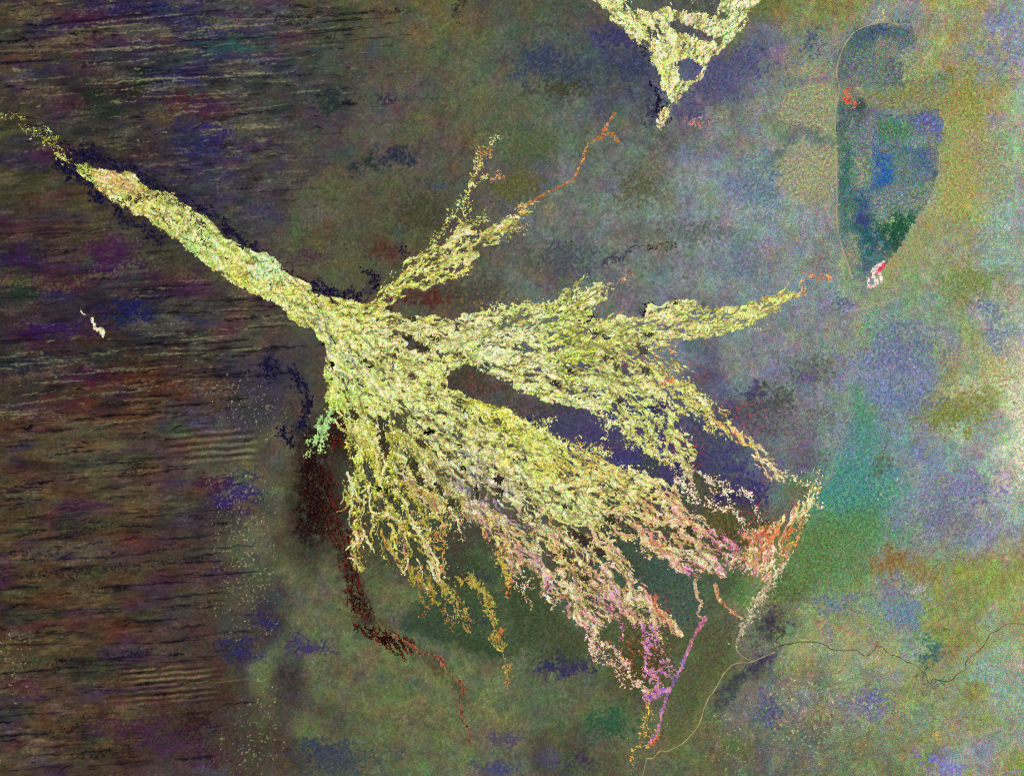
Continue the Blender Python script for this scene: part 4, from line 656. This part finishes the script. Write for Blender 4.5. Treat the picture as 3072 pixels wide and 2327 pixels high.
def wx(px): return (px - W / 2) / 10.
def wy(py): return (H / 2 - py) / 10.
def link(name, v, faces, rgba, mat, smooth_=True):
    me = bpy.data.meshes.new(name)
    v = np.ascontiguousarray(v, np.float32); faces = np.ascontiguousarray(faces, np.int32)
    me.vertices.add(len(v)); me.vertices.foreach_set('co', v.ravel())
    me.loops.add(faces.size); me.loops.foreach_set('vertex_index', faces.ravel())
    me.polygons.add(len(faces)); me.polygons.foreach_set('loop_start', np.arange(0, faces.size, faces.shape[1], dtype=np.int32))
    if smooth_: me.polygons.foreach_set('use_smooth', np.ones(len(faces), bool))
    a = me.color_attributes.new('cover', 'FLOAT_COLOR', 'POINT'); a.data.foreach_set('color', np.ascontiguousarray(rgba, np.float32).ravel())
    me.update(calc_edges=True); me.materials.append(mat)
    o = bpy.data.objects.new(name, me); sc.collection.objects.link(o); return o
def tag(o, label=None, cat=None, group=None, kind=None):
    for k, v in (('label', label), ('category', cat), ('group', group), ('kind', kind)):
        if v: o[k] = v
    return o

def sheet(name, vmask, zz, rgb, mat, alpha=1., bury=.12):
    """a closed-edged canopy over the grid vertices in vmask; its rim dips into the ground"""
    cell = vmask[:-1, :-1] | vmask[1:, :-1] | vmask[:-1, 1:] | vmask[1:, 1:]
    iy, ix = np.nonzero(cell)
    q4 = np.stack([(iy + 1) * NX + ix, (iy + 1) * NX + ix + 1, iy * NX + ix + 1, iy * NX + ix], 1)
    used, inv = np.unique(q4, return_inverse=True); inv = inv.reshape(q4.shape)
    vm = vmask.ravel()[used]
    v = np.stack([wx(PX.ravel()[used]), wy(PY.ravel()[used]), np.where(vm, zz.ravel()[used], z.ravel()[used] - bury)], 1)
    # rim vertices draw in towards the canopy so that its edge is steep
    c = lin(rgb.reshape(-1, 3)[used]); al = np.full((len(used), 1), alpha)
    return link(name, v, inv, np.concatenate([c, al], 1), mat)

# ------------------------------------------------------------------ ground: one sheet, fine under the delta and coarse to the horizon
far = np.array([30, 90, 220, 500, 1100, 2500, 6000, 15000, 40000.])
X2 = np.concatenate([xs[0] - far[::-1], xs, xs[-1] + far]); Y2 = np.concatenate([ys[0] - far[::-1], ys, ys[-1] + far])
n = len(far); Zp = np.pad(z, n, mode='edge'); Zp[:n] *= .2; Zp[-n:] *= .2; Zp[:, :n] *= .2; Zp[:, -n:] *= .2
GX, GY = np.meshgrid(X2, Y2)
grain = (.34 + .40 * east + .06 * mid) * np.ones_like(PX)
GC = np.concatenate([lin(G), grain[..., None]], -1); GC = np.pad(GC, ((n, n), (n, n), (0, 0)), mode='edge')
idx = np.arange(GX.size).reshape(GX.shape)
faces = np.stack([idx[1:, :-1], idx[1:, 1:], idx[:-1, 1:], idx[:-1, :-1]], -1).reshape(-1, 4)
o = link('ground', np.stack([wx(GX), wy(GY), Zp], -1).reshape(-1, 3), faces, GC.reshape(-1, 4), SOIL); o['kind'] = 'structure'
o = sheet('lake_bed', lake & ~wet, z + .02, LG, SOIL, .95, .02); o['kind'] = 'structure'

# ------------------------------------------------------------------ the marshes
LAB = {
 'pan': ('marsh', 'long narrow yellow green marsh corridor running down from the upper left river', 'marsh'),
 'head': ('marsh', 'bright yellow marsh at the delta head where the long corridor starts to fan out', 'marsh'),
 'ne': ('marsh', 'mustard yellow lacy marsh arm pointing up from the delta head', 'marsh'),
 'north': ('marsh', 'broad pale cream and lime marsh along the upper edge of the fan', 'marsh'),
 'eastarm': ('marsh', 'pale marsh arm reaching right towards the blue green lake basin', 'marsh'),
 'se': ('marsh', 'ragged marsh belt with red and orange edges between two violet plains', 'marsh'),
 'center': ('marsh', 'lime green marsh tongue ending beside the deep violet plain in the fan', 'marsh'),
 'south': ('marsh', 'widest yellow marsh tongue of the fan, below the deep violet plain', 'marsh'),
 'pink': ('marsh', 'salmon pink marsh with a magenta patch at its far end', 'marsh'),
 'lower': ('marsh', 'mottled mauve and ochre marsh strip on the lower side of the fan', 'marsh'),
 'fault': ('marsh', 'orange red marsh along the straight fault line beside the green plain', 'marsh'),
 'tri': ('marsh', 'pale triangular marsh at the top edge pointing down to a tip', 'marsh'),
 'fan': ('marsh', 'loose olive lace of marsh threads hanging below the delta head between the reed fingers', 'marsh'),
 'thread': ('reed_bed', 'thin orange red reed thread above the mustard marsh arm, ending in a fork', 'reeds'),
 'lace': ('reed_bed', 'white lacy reed strands joining the lime tongue to the fault line', 'reeds'),
 'finger_a': ('reed_bed', 'pale thick reed finger beside the black burnt swamp', 'reeds'),
 'finger_b': ('reed_bed', 'yellow green looping reed finger with black pools at its bend', 'reeds'),
 'finger_c': ('reed_bed', 'long olive yellow reed finger running straight down the fan', 'reeds'),
 'finger_d': ('reed_bed', 'ochre and mauve reed finger beside the dark teal hollow', 'reeds'),
 'finger_e': ('reed_bed', 'faint brownish reed finger along the burnt swamp edge', 'reeds'),
 'green': ('reed_bed', 'mint green reed hook at the head of the burnt swamp', 'reeds'),
 'clump_a': ('reed_bed', 'olive reed clump with two orange tips, furthest left of the drooping clumps', 'reeds'),
 'clump_b': ('reed_bed', 'olive reed clump with orange tips, middle of the three drooping clumps', 'reeds'),
 'clump_c': ('reed_bed', 'olive reed clump trailing into one long thin orange tail', 'reeds'),
 'hook': ('reed_bed', 'short yellow reed spur with a glowing orange end below the mauve strip', 'reeds'),
 'net_a': ('reed_bed', 'cream and lilac reed strand, left branch of the net above the tail', 'reeds'),
 'net_b': ('reed_bed', 'lilac purple reed strand winding down the middle of the net', 'reeds'),
 'net_c': ('reed_bed', 'red to indigo reed strand following the lower fault line', 'reeds'),
 'tail': ('reed_bed', 'yellow reed tail at the lowest tip of the fan', 'reeds'),
 'link': ('reed_bed', 'short cream reed strand dropping from the pink marsh to the fault', 'reeds'),
 'link_b': ('reed_bed', 'thin salmon reed strand crossing the green plain to the river', 'reeds'),
 'shore': ('reed_bed', 'speckled grey green reeds along the river below the orange marsh', 'reeds'),
 'small': ('reed_bed', 'small isolated cream white reed patch on the dark dunes', 'reeds'),
 'ring': ('reed_bed', 'pink and white ring of reeds at the foot of the lake basin', 'reeds'),
 'pinkblob': ('reed_bed', 'crimson pink reed blob on top of the white ring', 'reeds'),
 'redlake': ('reed_bed', 'bright red reed patch in the upper left of the lake basin', 'reeds'),
 'trail': ('reed_bed', 'broken dull red reed trail wandering below the burnt swamp', 'reeds'),
 'orangeknot': ('reed_bed', 'vivid orange knot of reeds on the yellow tail', 'reeds'),
 'redspeck': ('reed_bed', 'faint pinkish reed specks right of the tip of the triangle', 'reeds'),
 'thinridge': ('reed_bed', 'tiny yellow reed sliver above the rounded end of the lake basin', 'reeds'),
 'redtongue': ('reed_bed', 'coral red reed tongue inside the yellow delta head', 'reeds'),
}
ISL = [  # x, y, long radius, short radius, angle, colour kind, label
 (1053,1232,9,7,.6,'o','small round dark island on the edge of the delta head'),
 (1067,1247,11,9,.5,'o','round dark island just under its smaller twin at the delta head'),
 (1141,1258,14,8,1.1,'o','oval dark island at the top of a row between two reed fingers'),
 (1152,1330,44,11,1.35,'o','very long upright island between the pale and the olive fingers'),
 (1265,1331,19,8,.7,'o','slanting dark island on the mauve strip below the delta head'),
 (1060,1355,12,9,1.5,'o','dark island at the upper end of the pale thick finger'),
 (1056,1390,12,8,1.5,'o','dark island half way down the pale thick finger'),
 (1108,1420,40,13,1.2,'g','long grey island between the pale and the looping fingers'),
 (1236,1393,17,13,1.2,'o','egg shaped island at the root of the mauve finger'),
 (1261,1442,15,10,1.1,'o','dark island on the mauve finger below the egg shaped one'),
 (1289,1466,9,8,0,'o','little round island ringed by a yellow thread'),
 (1136,1461,12,7,.5,'k','black pool shaped island at the bend of the looping finger'),
 (1162,1471,8,7,.3,'k','small black island right of the black pool'),
 (1318,1465,24,9,1.2,'o','long slanting island beside the ringed little one'),
 (1355,1508,14,10,1.1,'o','dark island above the teal hollow'),
 (1141,1515,21,14,1.4,'g','large grey island enclosed by the looping finger'),
 (1172,1494,18,7,1.3,'o','slim island between the looping and the olive finger'),
 (1390,1404,15,8,.5,'o','brown island on the mauve strip near the blue belt'),
 (1431,1476,26,6,1.45,'n','thin upright brown island beside the indigo reeds'),
 (1497,1438,17,13,.6,'n','broad brown island in the middle of the mauve strip'),
 (1501,1473,9,9,0,'o','round olive island below the broad brown one'),
 (1290,1296,20,7,-.15,'k','black blue island crossing the upper yellow tongue'),
 (1379,1334,9,7,.4,'k','small black island at the centre of the yellow tongue'),
 (1744,1615,40,12,.65,'n','long dark island crossing the mauve and pink marshes'),
 (1883,1584,40,11,.55,'g','long green grey island at the border of the pink marsh'),
 (1831,1556,19,11,.45,'o','olive island at the upper end of the pink marsh'),
 (1699,1667,34,6,1.0,'o','narrow slanting island deep in the mauve strip'),
 (1758,1733,15,10,.7,'o','olive island low on the mauve strip'),
 (1803,1657,15,12,.8,'n','brown island right of the narrow slanting one'),
 (2067,1591,19,9,1.1,'o','olive island in the heart of the pink marsh'),
 (2035,1406,24,10,1.2,'v','violet island at the tip of the lime tongue'),
 (1845,1473,9,5,1.0,'n','tiny dark island on the lower yellow tongue'),
 (1692,1518,11,5,.3,'n','flat small island on the left half of the yellow tongue'),
 (1704,1341,7,6,0,'v','round violet dot island on the upper rim of the yellow tongue'),
 (1963,1226,17,8,.3,'v','dark violet island at the root of the lime tongue'),
 (1859,1206,9,9,0,'o','round brown island at the lower edge of the cream marsh'),
 (1987,1214,13,9,.3,'v','violet island next to the root of the lime tongue, the right one of two'),
 (2157,1494,17,10,.2,'v','violet island framed by white reed strands'),
 (2200,1490,20,9,.2,'v','larger violet island right of the framed one'),
 (1779,997,20,6,.35,'g','dark curved island in the cream marsh below a mint stand'),
 (1814,1007,14,5,.4,'g','dark island joining the curved one at its end'),
 (1824,1072,18,5,.2,'g','flat grey island along the ragged belt edge'),
 (1846,1095,20,5,1.4,'g','upright thin grey island on the ragged belt edge'),
 (1928,1047,22,10,.7,'g','large olive grey island in the ragged belt'),
 (1953,1002,20,5,-.25,'o','thin dark island where the pale arm leaves the cream marsh'),
 (1935,1110,20,9,.7,'g','grey island low in the ragged belt'),
 (1710,1110,22,6,.6,'o','curved brown island in the middle of the cream marsh'),
 (1668,1151,14,6,.5,'n','brown island at the bottom of the cream marsh'),
 (1240,957,15,6,.3,'o','dark island near the upper edge of the cream marsh'),
 (1167,922,18,6,-.1,'o','dark island between mustard arm and delta head'),
 (1268,1042,20,10,.4,'o','largest dark island of the cluster in the cream marsh'),
 (1222,1012,14,9,.3,'o','dark island at the upper left of the cluster'),
 (1303,1014,9,7,0,'o','dark island at the upper right of the cluster'),
 (1372,985,12,6,.5,'g','small grey island alone in the cream marsh'),
 (994,1092,9,6,1.3,'k','small black pool shaped island on the left edge of the delta head'),
 (1112,1099,8,7,0,'k','round black island in the centre of the delta head'),
 (1091,1085,11,6,.5,'o','olive island touching the round black one'),
 (970,1033,6,5,0,'k','tiny black island on the corridor edge of the delta head'),
 (1590,1255,8,8,0,'v','round dark blue island at the upper corner of the violet plain'),
]
ICOL = {'o': (58,54,36), 'g': (70,70,56), 'k': (14,14,16), 'n': (54,44,38), 'v': (54,48,84)}
isl = np.zeros((NY, NX), np.int16)
for i, (x, y, a, b, an, ck, lab) in enumerate(ISL):
    R = a * 1.8 + 14
    x0, x1 = np.searchsorted(xs, [x - R, x + R]); y0, y1 = np.searchsorted(ys, [y - R, y + R])
    qx = (PX + 3.5 * wc)[y0:y1, x0:x1] - x; qy = (PY + 3.5 * wd)[y0:y1, x0:x1] - y
    ca, sa = math.cos(an), math.sin(an)
    r = np.hypot((qx * ca + qy * sa) / a, (-qx * sa + qy * ca) / b) + .10 * fine[y0:y1, x0:x1]
    w = isl[y0:y1, x0:x1]; w[(r < 1.0) & (w == 0)] = i + 1

# rivers: centre lines in map px, width in px
RIV = [('river', 2.2, (22,24,26), [(0,352),(25,346),(50,350),(70,372),(75,384),(90,382),(105,386),(118,396),(135,402),(150,412),(160,425),(168,440),(180,452),(192,455),(196,445),(198,470),(203,484),(215,481),(224,484),(235,496),(246,490),(256,494),(258,510),(264,522),(276,530),(278,545),(282,556),(300,558),(312,566),(312,580),(322,594),(336,598),(352,600),(368,612),(380,606),(395,594),(410,600),(430,592),(450,586),(470,590),(484,582),(500,596),(512,600),(524,596),(530,608),(545,616),(560,632),(578,640),(572,658),(580,672),(598,690),(606,716),(620,736)]),
       ('river', 2.4, (60,44,34), [(2318,1954),(2328,1940),(2345,1934),(2377,1930),(2405,1923),(2450,1925),(2478,1934),(2491,1947),(2526,1951),(2550,1950),(2571,1947),(2582,1961),(2599,1968),(2615,1958),(2623,1951),(2629,1934),(2648,1940),(2660,1954),(2672,1965),(2686,1965),(2705,1974),(2721,1986),(2748,1992),(2760,2006),(2780,2024),(2780,2041),(2794,2052),(2797,2031),(2814,2041),(2849,2043),(2860,2036),(2873,2017),(2901,2010),(2894,1989),(2908,1972),(2946,1944),(2960,1920),(2971,1899),(2998,1888),(3019,1868),(3072,1871),(3140,1875)]),
       ('river', 3.0, (176,166,112), [(2326,1955),(2304,1964),(2275,1976),(2248,1988),(2220,1986),(2196,1993),(2180,2010),(2171,2020),(2160,2040),(2151,2058),(2140,2076),(2126,2090),(2118,2112),(2109,2131),(2104,2160),(2088,2187),(2070,2208),(2046,2232),(2020,2244),(1998,2256),(1988,2250),(1977,2253),(1966,2266),(1960,2274),(1939,2274)]),
       ('river', 2.2, (150,146,100), [(1939,2274),(1936,2290),(1932,2308),(1928,2330),(1920,2390)]),
       ('river', 3.0, (170,164,116), [(2300,1781),(2278,1806),(2262,1830),(2246,1856),(2230,1885),(2218,1905),(2206,1930),(2210,1951),(2222,1965),(2248,1980)]),
       ('ridge', 5.5, (172,174,140), [(2700,78),(2669,68),(2640,68),(2616,72),(2575,89),(2544,117),(2526,152),(2513,194),(2510,229),(2518,250),(2520,270),(2515,295),(2508,330),(2506,399),(2510,451),(2511,582),(2511,634),(2513,686),(2525,738),(2543,790),(2557,839)])]
rivmask = np.zeros((NY, NX), bool)
for nm, w, c, pts in RIV[:1]: rivmask |= stroke(pts, 2.8) > .5
for i, k in enumerate(names):
    m = (owner == i) & wet & (isl == 0) & ~rivmask
    if not m.any(): continue
    nm, lab, cat = LAB[k]
    tag(sheet(nm, m, zm, owncol, REED), lab, cat, None)
DLAB = {'burnt': ('burnt_swamp', 'black and dark red burnt swamp along the left side of the fan', 'burnt swamp'), 'burnt_specks': ('burnt_swamp', 'scattered black specks of burnt swamp trailing off below the big burnt one', 'burnt swamp'),
        'fringe_up': ('woodland', 'dark indigo woodland fringe along the upper side of the narrow corridor', 'woodland'), 'fringe_low': ('woodland', 'dark indigo woodland fringe along the lower side of the narrow corridor', 'woodland'),
        'fringe_mid': ('woodland', 'black woodland fringe in the notch between corridor and mustard arm', 'woodland'), 'fringe_tip': ('woodland', 'dark woodland specks around the tip of the pale triangle', 'woodland'),
        'fringe_west': ('woodland', 'indigo woodland blotches on the plain left of the delta head', 'woodland'), 'fringe_north': ('woodland', 'dark woodland edge along the upper side of the cream marsh', 'woodland'), 'fringe_fan': ('woodland', 'narrow black woodland strip between two reed fingers', 'woodland')}
for i, k in enumerate(dnames):
    m = (downer == i) & dwet & (isl == 0)
    if not m.any(): continue
    nm, lab, cat = DLAB[k]
    tag(sheet(nm, m, z + .10 + .02 * np.clip(fine, -1.5, 2), D, DARKM), lab, cat, None)
for i, (x, y, a, b, an, ck, lab) in enumerate(ISL):
    m = isl == i + 1
    if m.any():
        c = np.zeros((NY, NX, 3), np.float32); c[m] = 1
        ring = blur(m.astype(np.float32), 3)
        cc = col(ICOL[ck]) * np.exp(.22 * fine + .15 * mott)[..., None] + 0 * c
        tag(sheet('island', m, z + .13 + .14 * np.clip(ring, 0, 1) + .02 * fine, cc, DARKM), lab, 'island', 'dark wooded islands among the reeds')
sm = scrub & (isl == 0)
o = sheet('scrub', sm, z + .14, np.zeros((NY, NX, 3), np.float32) + np.clip(G * 1.0, 0, 1) * .7 + col((150,150,106)) * np.exp(.25 * mott)[..., None] * .42, REED, .8, .05)
tag(o, None, None, None, 'stuff')

def ribbon(name, pts, w, c):
    p = np.array(pts, float)
    for _ in range(2):                                           # round the bends
        p = np.concatenate([p[:1], np.stack([.75 * p[:-1] + .25 * p[1:], .25 * p[:-1] + .75 * p[1:]], 1).reshape(-1, 2), p[-1:]])
    t = np.gradient(p, axis=0); t /= np.linalg.norm(t, axis=1, keepdims=True) + 1e-9; nn = np.stack([-t[:, 1], t[:, 0]], 1)
    ww = w * .62 * (1 + .5 * np.sin(np.arange(len(p)) * .9) * np.sin(np.arange(len(p)) * .23 + 1))
    V, C = [], []
    for s in (-1, -.5, 0, .5, 1):
        e = p + nn * (ww * s)[:, None]; zz = sample(z, e[:, 0], e[:, 1])
        V.append(np.stack([wx(e[:, 0]), wy(e[:, 1]), zz + (.11 if abs(s) < 1 else -.1)], 1))
        tt = .5 + .5 * np.sin(np.arange(len(p)) * .31 + .5)
        q_ = np.interp(np.arange(len(p)), np.arange(0, len(p) + 9, 9), np.random.default_rng(int(w * 100) + len(p)).random(len(np.arange(0, len(p) + 9, 9))))[:, None]
        base = col(c)[None, :] * (1 - q_ * .6) + col((150, 128, 110)) * q_ * .6
        C.append(np.concatenate([lin(base), np.full((len(p), 1), .8)], 1))
    k = len(p); f = []
    for r in range(4):
        a = np.arange(k - 1) + r * k; f.append(np.stack([a, a + k, a + k + 1, a + 1], 1))
    V = np.concatenate(V); f = np.concatenate(f)
    o = link(name, V, f, np.concatenate(C), WATER); o['kind'] = 'structure'; return o
for nm, w, c, pts in RIV: ribbon(nm, pts, w, c)

# ------------------------------------------------------------------ light and camera
w = bpy.data.worlds.new("World"); sc.world = w; w.use_nodes = True
nt = w.node_tree; bg = nt.nodes['Background']; sky = nt.nodes.new('ShaderNodeTexSky'); sky.sky_type = 'NISHITA'; sky.sun_disc = False
EL, AZ = math.radians(66), math.radians(-40)
sky.sun_elevation = EL; sky.sun_rotation = AZ; nt.links.new(sky.outputs[0], bg.inputs[0]); bg.inputs[1].default_value = .07
sun = bpy.data.lights.new('sun', 'SUN'); sun.energy = 3.2; sun.angle = math.radians(.5); sun.color = (1, .95, .88)
so = bpy.data.objects.new('sun', sun); sc.collection.objects.link(so); so.location = (0, 0, 300)
so.rotation_euler = Vector((math.sin(AZ) * math.cos(EL), math.cos(AZ) * math.cos(EL), math.sin(EL))).to_track_quat('Z', 'Y').to_euler()
cam = bpy.data.cameras.new('camera'); co = bpy.data.objects.new('camera', cam); sc.collection.objects.link(co)
ALT = 800.
co.location = (0, 0, ALT); cam.sensor_width = 36; cam.lens = 36 * ALT / (W / 10.); cam.clip_end = 20000; cam.clip_start = 1
sc.camera = co
sc.view_settings.view_transform = 'Standard'; sc.view_settings.look = 'None'; sc.view_settings.exposure = 0; sc.view_settings.gamma = 1
sc.cycles.use_denoising = False; sc.cycles.filter_width = 1.1; sc.cycles.max_bounces = 3
